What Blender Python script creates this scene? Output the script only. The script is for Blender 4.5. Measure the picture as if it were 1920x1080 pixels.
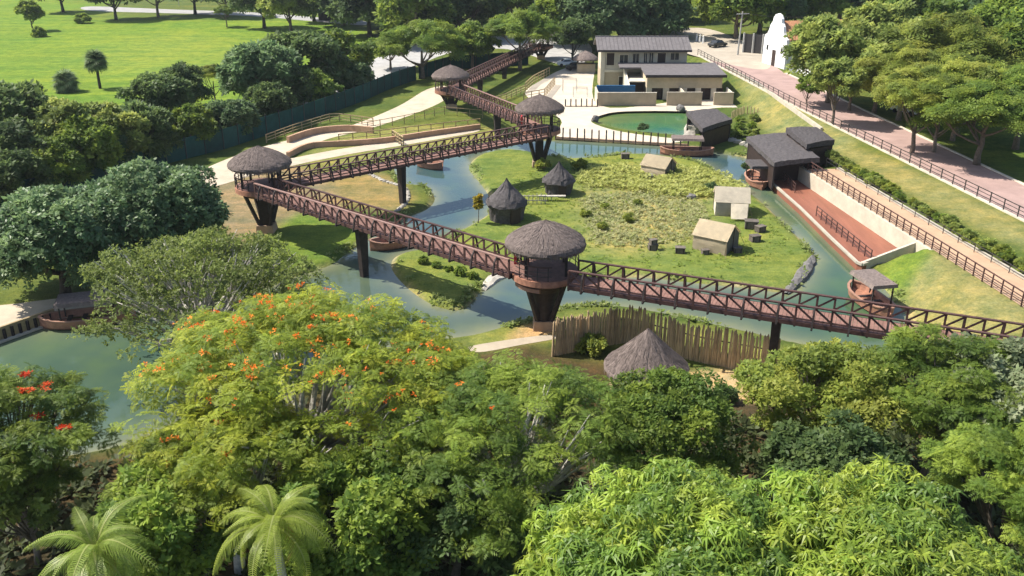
import bpy, bmesh, math, random
import numpy as np
from mathutils import Vector, Matrix

for o in list(bpy.data.objects): bpy.data.objects.remove(o)
SC = bpy.context.scene
COL = SC.collection
R = random.Random(7)

# ---------------------------------------------------------------- camera, sky, sun, exposure
FPX, VH, CAMH = 1700.0, -175.0, 30.0          # focal length in px of a 1920 px frame, horizon row, height above ground
PITCH = math.atan((540 - VH) / FPX)
cd = bpy.data.cameras.new('camera'); cam = bpy.data.objects.new('camera', cd); COL.objects.link(cam)
cd.sensor_width = 36; cd.lens = 36 * FPX / 1920; cd.clip_start = .5; cd.clip_end = 4000
cam.location = (0, 0, CAMH); cam.rotation_euler = (math.pi / 2 - PITCH, 0, 0)
SC.camera = cam

SUNV = Vector((-4.5, 1.0, 5.75)).normalized()
W = bpy.data.worlds.new('World'); SC.world = W; W.use_nodes = True
nt = W.node_tree; bg = nt.nodes['Background']
sky = nt.nodes.new('ShaderNodeTexSky'); sky.sky_type = 'NISHITA'; sky.sun_disc = False
sky.sun_elevation = math.asin(SUNV.z); sky.sun_rotation = math.atan2(SUNV.x, SUNV.y)
sky.air_density = 1.0; sky.dust_density = 1.5; sky.ozone_density = 1.0
nt.links.new(sky.outputs[0], bg.inputs[0]); bg.inputs[1].default_value = 0.115
sd = bpy.data.lights.new('sun', 'SUN'); sd.energy = 4.9; sd.angle = math.radians(.55); sd.color = (1.0, .945, .845)
so = bpy.data.objects.new('sun', sd); COL.objects.link(so); so.rotation_euler = SUNV.to_track_quat('Z', 'Y').to_euler()
SC.view_settings.view_transform = 'Standard'; SC.view_settings.look = 'None'
SC.view_settings.exposure = 0.8; SC.view_settings.gamma = 1.0; SC.view_settings.use_curve_mapping = False
SC.cycles.max_bounces = 3; SC.cycles.diffuse_bounces = 2; SC.cycles.use_light_tree = False; SC.cycles.glossy_bounces = 2; SC.cycles.transmission_bounces = 2; SC.cycles.transparent_max_bounces = 4
SC.cycles.use_denoising = True

# ---------------------------------------------------------------- plan coordinates from a view ray meeting a level
CP, SP = math.cos(PITCH), math.sin(PITCH)
def G(u, v, z=0.0):
    a = (u - 960) / FPX; b = -(v - 540) / FPX
    dx, dy, dz = a, CP + b * SP, -SP + b * CP
    t = (z - CAMH) / dz
    return Vector((dx * t, dy * t, z))
def pxm(v, z=0.0): return CP * (v - VH) / (CAMH - z)

# ---------------------------------------------------------------- materials
MATS = {}
def mat(name, col, rough=.8, var=.25, scale=2.0, bump=0.0, bscale=None, col2=None, spec=.3, metal=0.0, stretch=None, coords='Object', detail=6, bdist=.05):
    m = bpy.data.materials.new(name); m.use_nodes = True; MATS[name] = m
    n, l = m.node_tree.nodes, m.node_tree.links
    b = n['Principled BSDF']
    b.inputs['Roughness'].default_value = rough; b.inputs['Metallic'].default_value = metal
    b.inputs['Specular IOR Level'].default_value = spec
    if coords == 'World':
        g = n.new('ShaderNodeNewGeometry'); src = g.outputs['Position']
    else:
        g = n.new('ShaderNodeTexCoord'); src = g.outputs['Object']
    if stretch:
        mp = n.new('ShaderNodeMapping'); mp.inputs['Scale'].default_value = stretch; l.new(src, mp.inputs[0]); src = mp.outputs[0]
    t = n.new('ShaderNodeTexNoise'); t.inputs['Scale'].default_value = scale; t.inputs['Detail'].default_value = detail
    t.inputs['Roughness'].default_value = .65; l.new(src, t.inputs['Vector'])
    r = n.new('ShaderNodeValToRGB'); r.color_ramp.elements[0].position = .32; r.color_ramp.elements[1].position = .68
    c2 = col2 or tuple(min(1, c * (1 + var)) for c in col)
    c1 = col if col2 else tuple(c * (1 - var) for c in col)
    r.color_ramp.elements[0].color = (*c1, 1); r.color_ramp.elements[1].color = (*c2, 1)
    l.new(t.outputs['Fac'], r.inputs[0])
    oi = n.new('ShaderNodeObjectInfo'); mr = n.new('ShaderNodeMapRange'); mr.inputs['To Min'].default_value = .8; mr.inputs['To Max'].default_value = 1.2
    l.new(oi.outputs['Random'], mr.inputs['Value'])
    mx = n.new('ShaderNodeMix'); mx.data_type = 'RGBA'; mx.blend_type = 'MULTIPLY'; mx.inputs['Factor'].default_value = 1
    l.new(r.outputs[0], mx.inputs['A']); l.new(mr.outputs[0], mx.inputs['B']); l.new(mx.outputs['Result'], b.inputs['Base Color'])
    if bump:
        t2 = n.new('ShaderNodeTexNoise'); t2.inputs['Scale'].default_value = bscale or scale * 4; t2.inputs['Detail'].default_value = 5
        l.new(src, t2.inputs['Vector'])
        bp = n.new('ShaderNodeBump'); bp.inputs['Strength'].default_value = bump; bp.inputs['Distance'].default_value = bdist
        l.new(t2.outputs['Fac'], bp.inputs['Height']); l.new(bp.outputs[0], b.inputs['Normal'])
    return m

def leaf_mat(name, trans=.42, rough=.55, spec=.2):
    m = bpy.data.materials.new(name); m.use_nodes = True; MATS[name] = m
    n, l = m.node_tree.nodes, m.node_tree.links
    b = n['Principled BSDF']; b.inputs['Roughness'].default_value = rough; b.inputs['Specular IOR Level'].default_value = spec
    a = n.new('ShaderNodeAttribute'); a.attribute_name = 'Col'
    oi = n.new('ShaderNodeObjectInfo'); mr = n.new('ShaderNodeMapRange'); mr.inputs['To Min'].default_value = .82; mr.inputs['To Max'].default_value = 1.15
    l.new(oi.outputs['Random'], mr.inputs['Value'])
    hs = n.new('ShaderNodeHueSaturation'); l.new(a.outputs['Color'], hs.inputs['Color']); l.new(mr.outputs[0], hs.inputs['Value'])
    l.new(hs.outputs[0], b.inputs['Base Color'])
    tr = n.new('ShaderNodeBsdfTranslucent')
    hs2 = n.new('ShaderNodeHueSaturation'); hs2.inputs['Value'].default_value = 1.75; hs2.inputs['Hue'].default_value = .49
    l.new(hs.outputs[0], hs2.inputs['Color']); l.new(hs2.outputs[0], tr.inputs['Color'])
    ms = n.new('ShaderNodeMixShader'); ms.inputs[0].default_value = trans
    l.new(b.outputs[0], ms.inputs[1]); l.new(tr.outputs[0], ms.inputs[2])
    l.new(ms.outputs[0], n['Material Output'].inputs['Surface'])
    return m

def ground_mat():
    m = bpy.data.materials.new('ground_cover'); m.use_nodes = True
    n, l = m.node_tree.nodes, m.node_tree.links
    b = n['Principled BSDF']; b.inputs['Roughness'].default_value = .95; b.inputs['Specular IOR Level'].default_value = .1
    g = n.new('ShaderNodeNewGeometry'); a = n.new('ShaderNodeAttribute'); a.attribute_name = 'Col'
    def noise(s, d=6):
        t = n.new('ShaderNodeTexNoise'); t.inputs['Scale'].default_value = s; t.inputs['Detail'].default_value = d; t.inputs['Roughness'].default_value = .7
        l.new(g.outputs['Position'], t.inputs['Vector']); return t
    cur = a.outputs['Color']
    for s, lo, hi, tint in ((.05, .38, .66, (1.3, 1.1, 1.0, 1)), (.16, .38, .64, (1.45, 1.2, 1.05, 1)), (.55, .4, .62, (.66, .74, .66, 1)), (1.7, .4, .6, (1.3, 1.2, 1.1, 1)), (5, .38, .62, (.68, .72, .66, 1))):
        t = noise(s); r = n.new('ShaderNodeValToRGB'); r.color_ramp.elements[0].position = lo; r.color_ramp.elements[1].position = hi
        r.color_ramp.elements[0].color = (1, 1, 1, 1); r.color_ramp.elements[1].color = tint
        l.new(t.outputs['Fac'], r.inputs[0])
        mx = n.new('ShaderNodeMix'); mx.data_type = 'RGBA'; mx.blend_type = 'MULTIPLY'; mx.inputs['Factor'].default_value = 1
        l.new(cur, mx.inputs['A']); l.new(r.outputs[0], mx.inputs['B']); cur = mx.outputs['Result']
    mp = n.new('ShaderNodeMapping'); mp.inputs['Scale'].default_value = (.035, .3, 1); l.new(g.outputs['Position'], mp.inputs[0])
    t = n.new('ShaderNodeTexNoise'); t.inputs['Scale'].default_value = 1; t.inputs['Detail'].default_value = 7; t.inputs['Roughness'].default_value = .7; l.new(mp.outputs[0], t.inputs['Vector'])
    r = n.new('ShaderNodeValToRGB'); r.color_ramp.elements[0].position = .36; r.color_ramp.elements[1].position = .62; r.color_ramp.elements[0].color = (.7, .8, .8, 1); r.color_ramp.elements[1].color = (1.1, 1.05, 1, 1)
    l.new(t.outputs['Fac'], r.inputs[0])
    mx = n.new('ShaderNodeMix'); mx.data_type = 'RGBA'; mx.blend_type = 'MULTIPLY'; mx.inputs['Factor'].default_value = 1
    l.new(cur, mx.inputs['A']); l.new(r.outputs[0], mx.inputs['B']); cur = mx.outputs['Result']
    l.new(cur, b.inputs['Base Color'])
    t = noise(6); bp = n.new('ShaderNodeBump'); bp.inputs['Strength'].default_value = .7; bp.inputs['Distance'].default_value = .12
    l.new(t.outputs['Fac'], bp.inputs['Height']); l.new(bp.outputs[0], b.inputs['Normal'])
    MATS['ground_cover'] = m; return m

def water_mat(name, c1, c2, c3):
    m = bpy.data.materials.new(name); m.use_nodes = True; MATS[name] = m
    n, l = m.node_tree.nodes, m.node_tree.links
    b = n['Principled BSDF']; b.inputs['Roughness'].default_value = .03; b.inputs['IOR'].default_value = 1.33; b.inputs['Specular IOR Level'].default_value = .5
    g = n.new('ShaderNodeNewGeometry')
    t = n.new('ShaderNodeTexNoise'); t.inputs['Scale'].default_value = .35; t.inputs['Detail'].default_value = 6; l.new(g.outputs['Position'], t.inputs['Vector'])
    a = n.new('ShaderNodeAttribute'); a.attribute_name = 'Col'
    r = n.new('ShaderNodeValToRGB'); e = r.color_ramp.elements
    e[0].position = .34; e[0].color = (*c1, 1); e[1].position = .7; e[1].color = (*c3, 1); k = e.new(.52); k.color = (*c2, 1)
    mx = n.new('ShaderNodeMix'); mx.data_type = 'RGBA'; mx.blend_type = 'MULTIPLY'; mx.inputs['Factor'].default_value = 1
    l.new(t.outputs['Fac'], r.inputs[0]); l.new(r.outputs[0], mx.inputs['A']); l.new(a.outputs['Color'], mx.inputs['B']); l.new(mx.outputs['Result'], b.inputs['Base Color'])
    t2 = n.new('ShaderNodeTexNoise'); t2.inputs['Scale'].default_value = 2.2; t2.inputs['Detail'].default_value = 4; l.new(g.outputs['Position'], t2.inputs['Vector'])
    bp = n.new('ShaderNodeBump'); bp.inputs['Strength'].default_value = .22; bp.inputs['Distance'].default_value = .04
    l.new(t2.outputs['Fac'], bp.inputs['Height']); l.new(bp.outputs[0], b.inputs['Normal'])
    return m

ground_mat()
water_mat('river', (.85, .9, 1), (1, 1, 1), (1.2, 1.15, .95))
water_mat('pond', (.8, .95, 1), (1, 1, 1), (1.3, 1.2, .9))
mat('thatch', (.155, .122, .108), .95, .35, 5, .9, 18, stretch=(1, 1, .35), bdist=.08)
mat('thatch_dark', (.07, .062, .062), .9, .4, 4, .8, 14)
mat('bridge_wood', (.085, .044, .037), .65, .35, 3, .2)
mat('bridge_deck', (.21, .115, .092), .75, .3, 2.2, .25, 12)
mat('handrail', (.30, .18, .15), .7, .25, 3)
mat('dark_wood', (.035, .026, .024), .7, .4, 3, .3)
mat('hull', (.30, .145, .095), .6, .3, 2.5, .2)
mat('hull_rim', (.36, .20, .14), .6, .2, 3)
mat('red_paint', (.5, .03, .03), .5, .1)
mat('concrete', (.42, .38, .33), .9, .18, 1.2, .2)
mat('footing', (.36, .25, .17), .9, .2, 1.5, .2)
mat('sand', (.43, .36, .27), .95, .16, .5, .3, 5, coords='World')
mat('sand_dark', (.40, .31, .21), .95, .2, .6, .3, 5, coords='World')
mat('plaza', (.43, .37, .29), .9, .14, .35, .15, 4, coords='World')
mat('cream_kerb', (.46, .41, .33), .9, .15, 1)
mat('orange_path', (.53, .35, .225), .92, .14, .5, .2, 6, coords='World')
mat('pink_paving', (.42, .285, .25), .9, .16, .5, .2, 7, coords='World')
mat('asphalt', (.30, .29, .275), .92, .2, .4, .2, 8, coords='World')
mat('dock_boards', (.20, .078, .048), .6, .22, 1.0, .3, 20, stretch=(1, .15, 1))
mat('tan_wall', (.44, .36, .25), .9, .12, .8, .1)
mat('cream_wall', (.54, .48, .375), .9, .14, .8, .1)
mat('terrace_wall', (.40, .25, .16), .92, .2, 1, .3)
mat('white_wall', (.72, .72, .70), .85, .06, .8)
mat('roof_grey', (.13, .118, .118), .85, .2, 1.5, .4, 9)
mat('roof_fascia', (.05, .042, .042), .8, .2, 2)
mat('orange_tile', (.42, .2, .1), .85, .3, 3, .4, 8)
mat('glass', (.02, .024, .03), .15, .2, 1, spec=.6)
mat('door_dark', (.035, .022, .018), .6, .3, 2)
mat('tarp_blue', (.045, .16, .32), .55, .12, 1)
mat('canvas', (.62, .52, .36), .9, .12, 1.2, .2, 6)
mat('canvas_white', (.74, .66, .52), .9, .12, 1.2, .3, 5)
mat('canvas_shaded', (.12, .11, .09), .9, .2, 2)
mat('rock', (.17, .16, .15), .95, .35, 2, .6, 6)
mat('rock_light', (.36, .33, .28), .95, .3, 2, .6, 6)
mat('teal_mesh', (.008, .055, .048), .8, .3, .7)
mat('bamboo', (.46, .33, .19), .75, .4, 2.5, .2, stretch=(3, 3, .4))
mat('rail_wood', (.36, .27, .15), .8, .25, 2)
mat('metal_dark', (.04, .036, .036), .5, .2, 3, spec=.4)
mat('metal_grey', (.35, .35, .34), .5, .2, 3, spec=.4)
mat('pole_grey', (.4, .39, .36), .85, .15, 2)
mat('bark', (.16, .125, .095), .95, .4, 4, .6, 14)
mat('bark_grey', (.42, .39, .35), .95, .3, 4, .5, 14)
mat('bark_dark', (.06, .05, .038), .95, .4, 4, .6, 14)
mat('car_white', (.75, .76, .78), .3, .03, 1, spec=.5)
mat('car_dark', (.03, .032, .036), .3, .1, 1, spec=.5)
mat('tyre', (.015, .015, .015), .9, .1, 1)
mat('crate', (.13, .11, .09), .85, .35, 3, .3)
leaf_mat('leaf'); leaf_mat('leaf_gloss', .36, .45, .3); leaf_mat('petal', .25, .6, .2)

# ---------------------------------------------------------------- mesh helpers
class MB:
    def __init__(s): s.v = []; s.f = []
    def add(s, vs, fs):
        o = len(s.v); s.v += [tuple(p) for p in vs]; s.f += [tuple(i + o for i in f) for f in fs]; return s
    def hexa(s, b, t):
        n = len(b)
        s.add(list(b) + list(t), [tuple(range(n - 1, -1, -1)), tuple(range(n, 2 * n))] + [(i, (i + 1) % n, n + (i + 1) % n, n + i) for i in range(n)]); return s
    def box(s, x0, y0, z0, x1, y1, z1):
        return s.hexa([(x0, y0, z0), (x1, y0, z0), (x1, y1, z0), (x0, y1, z0)], [(x0, y0, z1), (x1, y0, z1), (x1, y1, z1), (x0, y1, z1)])
    def beam(s, a, b, w, h=None):
        a, b = Vector(a), Vector(b); h = h or w; d = (b - a).normalized()
        up = Vector((0, 0, 1)) if abs(d.z) < .95 else Vector((1, 0, 0))
        x = d.cross(up).normalized(); y = x.cross(d)
        q = [(-w / 2, -h / 2), (w / 2, -h / 2), (w / 2, h / 2), (-w / 2, h / 2)]
        return s.hexa([a + x * i + y * j for i, j in q], [b + x * i + y * j for i, j in q])
    def tube(s, pts, rs, n=7, cap=True):
        pts = [Vector(p) for p in pts]; o = len(s.v)
        for i, p in enumerate(pts):
            d = (pts[min(i + 1, len(pts) - 1)] - pts[max(i - 1, 0)]).normalized()
            up = Vector((0, 0, 1)) if abs(d.z) < .9 else Vector((1, 0, 0))
            x = d.cross(up).normalized(); y = x.cross(d)
            for k in range(n):
                t = 2 * math.pi * k / n; s.v.append(tuple(p + (x * math.cos(t) + y * math.sin(t)) * rs[i]))
        for i in range(len(pts) - 1):
            for k in range(n):
                s.f.append((o + i * n + k, o + i * n + (k + 1) % n, o + (i + 1) * n + (k + 1) % n, o + (i + 1) * n + k))
        if cap: s.f.append(tuple(o + (len(pts) - 1) * n + k for k in range(n))); s.f.append(tuple(o + k for k in range(n - 1, -1, -1)))
        return s
    def lathe(s, prof, n=32, c=(0, 0, 0), jit=0, rnd=None):
        o = len(s.v)
        for i, (r, z) in enumerate(prof):
            for k in range(n):
                t = 2 * math.pi * k / n; j = (rnd.uniform(-jit, jit) if rnd else 0); j2 = (rnd.uniform(-jit, jit) * .5 if rnd else 0)
                s.v.append((c[0] + (r + j * min(1, r)) * math.cos(t), c[1] + (r + j * min(1, r)) * math.sin(t), c[2] + z + j2))
        for i in range(len(prof) - 1):
            for k in range(n):
                s.f.append((o + i * n + k, o + i * n + (k + 1) % n, o + (i + 1) * n + (k + 1) % n, o + (i + 1) * n + k))
        s.f.append(tuple(o + (len(prof) - 1) * n + k for k in range(n))); s.f.append(tuple(o + k for k in range(n - 1, -1, -1)))
        return s
    def mesh(s, name, m, off=(0, 0, 0), smooth=False):
        me = bpy.data.meshes.new(name)
        me.from_pydata([(x - off[0], y - off[1], z - off[2]) for x, y, z in s.v], [], s.f); me.update()
        bm = bmesh.new(); bm.from_mesh(me); bmesh.ops.recalc_face_normals(bm, faces=bm.faces); bm.to_mesh(me); bm.free()
        me.materials.append(MATS[m] if isinstance(m, str) else m)
        if smooth: me.polygons.foreach_set('use_smooth', [True] * len(me.polygons))
        return me
    def build(s, name, m, parent=None, smooth=False, off=None):
        """world coordinates; the parent chain has only translation"""
        if off is None:
            off = Vector((0, 0, 0)); p = parent
            while p is not None: off = off + p.location; p = p.parent
        o = bpy.data.objects.new(name, s.mesh(name, m, off, smooth)); COL.objects.link(o); o.parent = parent
        return o

def thing(name, label, cat, loc, rz=0, group=None):
    o = bpy.data.objects.new(name, None); COL.objects.link(o); o.location = loc; o.rotation_euler = (0, 0, rz)
    o.empty_display_size = .3; o['label'] = label; o['category'] = cat
    if group: o['group'] = group
    return o
def tag(o, label, cat, group=None):
    o['label'] = label; o['category'] = cat
    if group: o['group'] = group
    return o
def inst(name, me, parent, loc, rot=(0, 0, 0), scale=(1, 1, 1)):
    o = bpy.data.objects.new(name, me); COL.objects.link(o); o.parent = parent; o.location = loc; o.rotation_euler = rot; o.scale = scale
    return o
def copy_tree(o, loc, rz, label=None, parent=None):
    c = o.copy(); COL.objects.link(c)
    if parent is None: c.location = loc; c.rotation_euler = (0, 0, rz); c['label'] = label
    else: c.parent = parent
    for ch in list(o.children): copy_tree(ch, None, None, None, c)
    return c

def catmull(pts, closed=True, k=6):
    P = [Vector(p) for p in pts]; n = len(P); out = []
    for i in range(n if closed else n - 1):
        if closed: a, b, c, d = P[i - 1], P[i], P[(i + 1) % n], P[(i + 2) % n]
        else: a, b, c, d = P[max(i - 1, 0)], P[i], P[i + 1], P[min(i + 2, n - 1)]
        for j in range(k):
            t = j / k
            out.append(.5 * ((2 * b) + (c - a) * t + (2 * a - 5 * b + 4 * c - d) * t * t + (3 * b - a - 3 * c + d) * t ** 3))
    if not closed: out.append(P[-1])
    return out
def sheet(name, px, z, m, smooth=True, k=6, kind='structure'):
    pts = [G(u, v, z) for u, v in px]
    if smooth: pts = catmull(pts, True, k)
    bm = bmesh.new(); f = bm.faces.new([bm.verts.new(p) for p in pts]); bmesh.ops.triangulate(bm, faces=[f])
    bmesh.ops.recalc_face_normals(bm, faces=bm.faces)
    for f in bm.faces:
        if f.normal.z < 0: f.normal_flip()
    me = bpy.data.meshes.new(name); bm.to_mesh(me); bm.free(); me.materials.append(MATS[m])
    o = bpy.data.objects.new(name, me); COL.objects.link(o)
    if kind: o['kind'] = kind
    return o
def resample(pts, step):
    out = [pts[0]]; acc = 0
    L = [0]
    for a, b in zip(pts, pts[1:]): L.append(L[-1] + (b - a).length)
    n = max(1, round(L[-1] / step)); res = []
    for i in range(n + 1):
        t = L[-1] * i / n; j = 0
        while j < len(L) - 2 and L[j + 1] < t: j += 1
        res.append(pts[j].lerp(pts[j + 1], (t - L[j]) / max(1e-6, L[j + 1] - L[j])))
    return res

# ---------------------------------------------------------------- terrain: one height function
ZW = -.35
OUT = [(740,305),(753,343),(797,350),(815,373),(800,393),(770,405),(735,425),(695,447),(655,472),(620,497),(580,510),(480,545),(350,578),(215,597),(60,618),(-80,670),(-150,850),(60,860),(230,835),(330,790),(480,730),(620,690),(760,645),(880,630),(960,608),(1010,594),(1060,578),(1120,573),(1200,580),(1300,600),(1400,622),(1500,645),(1600,660),(1720,655),(1705,600),(1680,567),(1640,520),(1622,507),(1605,494),(1555,447),(1498,392),(1442,340),(1425,312),(1400,297),(1330,283),(1290,277),(1200,271),(1100,265),(1040,263),(985,263),(930,270),(860,285),(790,297)]
ISL = [(905,290),(950,282),(1000,287),(1060,298),(1120,296),(1170,290),(1240,293),(1310,305),(1345,325),(1385,350),(1420,373),(1470,420),(1527,477),(1525,492),(1500,535),(1470,548),(1400,540),(1300,530),(1200,520),(1100,525),(1020,535),(985,520),(960,510),(925,520),(900,548),(868,580),(820,575),(770,545),(735,505),(745,480),(800,465),(850,440),(905,410),(918,395),(915,365),(893,335),(880,318),(885,303)]
PON = [(1115,227),(1150,214),(1215,211),(1285,210),(1300,225),(1292,253),(1235,252),(1180,246),(1140,238)]
def wpoly(px, z, k=4): return np.array([(p.x, p.y) for p in catmull([G(u, v, z) for u, v in px], True, k)])
def sdist(pts, poly):
    d = np.full(len(pts), 1e9); ins = np.zeros(len(pts), bool)
    A = poly; B = np.roll(poly, -1, 0)
    for a, b in zip(A, B):
        e = b - a; w = pts - a; L = max(e @ e, 1e-9)
        t = np.clip((w @ e) / L, 0, 1); q = w - t[:, None] * e
        d = np.minimum(d, (q * q).sum(1))
        c = (a[1] <= pts[:, 1]) != (b[1] <= pts[:, 1])
        with np.errstate(all='ignore'):
            xi = a[0] + (pts[:, 1] - a[1]) * e[0] / (e[1] if abs(e[1]) > 1e-9 else 1e-9)
        ins ^= c & (pts[:, 0] < xi)
    d = np.sqrt(d); return np.where(ins, -d, d)
WO, WI, WP = wpoly(OUT, ZW), wpoly(ISL, ZW), wpoly(PON, ZW)
ZR, ZP = 2.5, 2.0                                   # road level, upper path level
KY = np.array([30, 81.5, 133.0, 185, 260]); KX = np.array([54.7, 48.6, 42.4, 37.4, 31.0])
def sst(x): x = np.clip(x, 0, 1); return x * x * (3 - 2 * x)
def ramp(x, y):
    d = np.interp(y, KY, KX) - x
    near = np.where(d < 8, ZR - (ZR - ZP) * sst(d / 8), ZP)          # plateau beside the dock
    dock = np.where(d < 10.9, near, near - ZP * sst((d - 10.9) / .6))
    slope = np.where(d < 12.3, near, ZP * (1 - sst((d - 12.3) / 9)))
    far = ZR * (1 - sst(d / np.interp(y, [105, 140], [13, 4.5])))
    wn = sst((y - 75.6) / 1.2); wf = sst((y - 101) / 8)
    return (dock * wn + slope * (1 - wn)) * (1 - wf) + far * wf
def height(P):
    so_, si, sp = sdist(P, WO), sdist(P, WI), sdist(P, WP)
    sw = np.maximum(so_, -si); sw = np.minimum(sw, sp)
    h = ramp(P[:, 0], P[:, 1])
    bank = np.where(sw > 0, ZW + .55 * sw, ZW + .5 * np.maximum(sw, -2.2))
    return np.minimum(h, bank), sw, si

def build_ground():
    xs = np.concatenate([-np.geomspace(900, 56, 34), np.arange(-55, 62, .5), np.geomspace(63, 900, 34)])
    ys = np.concatenate([np.linspace(-60, 39, 18), np.arange(40, 140, .5), np.arange(141, 260, 2.5), np.geomspace(263, 1600, 22)])
    X, Y = np.meshgrid(xs, ys); P = np.stack([X.ravel(), Y.ravel()], 1)
    h, sw, si = height(P)
    nx, ny = len(xs), len(ys); N = len(P)
    V = np.column_stack([P, h]).astype(np.float32)
    idx = np.arange(N).reshape(ny, nx)
    F = np.stack([idx[:-1, :-1], idx[:-1, 1:], idx[1:, 1:], idx[1:, :-1]], -1).reshape(-1, 4)
    # land cover colours (albedo)
    col = np.tile(np.array([.085, .125, .032]), (N, 1))
    def cover(px, c, soft=1.5, z=0, amt=1.0):
        nonlocal col
        s = sdist(P, wpoly(px, z)); w = (1 - sst((s + soft) / (2 * soft))) * amt
        col = col * (1 - w[:, None]) + np.array(c) * w[:, None]
    cover([(-500,240),(-500,-60),(60,-40),(210,26),(540,36),(650,45),(700,80),(560,150),(420,215),(200,240)], (.125, .22, .03), 3)      # big lawn
    cover([(150,120),(300,60),(520,90),(420,150)], (.165, .24, .045), 12, amt=.7)
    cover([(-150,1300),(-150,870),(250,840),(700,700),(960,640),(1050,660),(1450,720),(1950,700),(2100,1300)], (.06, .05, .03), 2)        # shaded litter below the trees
    w = 1 - sst((si + .6) / 1.2); col = col * (1 - w[:, None]) + np.array((.135, .19, .05)) * w[:, None]                                # island lawn
    cover([(1090,330),(1200,310),(1300,340),(1345,380),(1310,430),(1240,470),(1120,470),(1090,420)], (.24, .245, .105), 2.5, amt=.85)       # dry middle
    cover([(1150,395),(1280,390),(1270,440),(1130,450)], (.33, .315, .16), 2, amt=.6)
    cover([(540,330),(700,322),(760,350),(770,378),(720,400),(600,372),(520,350)], (.19, .175, .085), 1.5)                               # dry sandbank left
    cover([(390,345),(560,310),(640,385),(560,420),(440,470),(400,400)], (.22, .185, .12), 1.5)
    cover([(560,400),(640,420),(700,440),(640,480),(580,500),(470,480)], (.12, .19, .035), 1.2)
    cover([(640,255),(800,235),(990,250),(700,300),(560,310)], (.17, .20, .07), 1.5)
    cover([(1080,584),(1200,590),(1460,652),(1450,690),(1050,640),(900,660),(880,632),(990,602)], (.17, .205, .06), 1)
    cover([(980,610),(1040,610),(1030,632),(960,640)], (.36, .28, .17), .8)
    cover([(1290,700),(1460,690),(1440,745),(1310,745)], (.40, .33, .21), .8)
    cover([(1700,470),(1950,560),(1950,640),(1720,620),(1660,540)], (.185, .205, .095), 1.5, 1)
    cover([(1640,500),(1720,462),(1760,480),(1700,530),(1700,590)], (.12, .19, .035), 1, 1)
    cover([(1560,270),(1660,300),(1930,430),(1930,470),(1700,360)], (.19, .205, .09), 1.2, 2.2)
    cover([(1370,130),(1500,205),(1600,270),(1560,290),(1440,230)], (.185, .205, .09), 1.5, 1.5)
    cover([(1640,190),(1700,215),(1930,330),(1930,200),(1800,120)], (.10, .16, .035), 1.5, 2.5)
    cover([(-100,440),(-100,400),(30,410),(60,425),(20,455)], (.5, .42, .30), 1)
    s = np.abs(sw); w = (1 - sst(s / .55)) * (sw > -.6); w = w * (.5 + .5 * np.sin(P[:, 0] * .7) * np.cos(P[:, 1] * .6))                # pale shore lip
    col = col * (1 - w[:, None]) + np.array((.38, .34, .25)) * w[:, None]
    w = sst((-sw - .1) / .8); col = col * (1 - w[:, None]) + np.array((.12, .13, .08)) * w[:, None]
    me = bpy.data.meshes.new('ground')
    me.vertices.add(N); me.vertices.foreach_set('co', V.ravel())
    me.loops.add(F.size); me.loops.foreach_set('vertex_index', F.ravel().astype(np.int32))
    me.polygons.add(len(F)); me.polygons.foreach_set('loop_start', np.arange(0, F.size, 4, dtype=np.int32))
    me.update(calc_edges=True)
    a = me.color_attributes.new('Col', 'FLOAT_COLOR', 'POINT'); a.data.foreach_set('color', np.column_stack([col, np.ones(N)]).astype(np.float32).ravel())
    me.polygons.foreach_set('use_smooth', [True] * len(me.polygons))
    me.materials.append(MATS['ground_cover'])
    o = bpy.data.objects.new('ground', me); COL.objects.link(o); o['kind'] = 'structure'
build_ground()
def H1(x, y): return float(height(np.array([[x, y]]))[0][0])
def on(u, v, z0=0.0):
    z = z0
    for _ in range(6):
        p = G(u, v, z); z = float(ramp(np.array([p.x]), np.array([p.y]))[0])
    return G(u, v, z)

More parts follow.
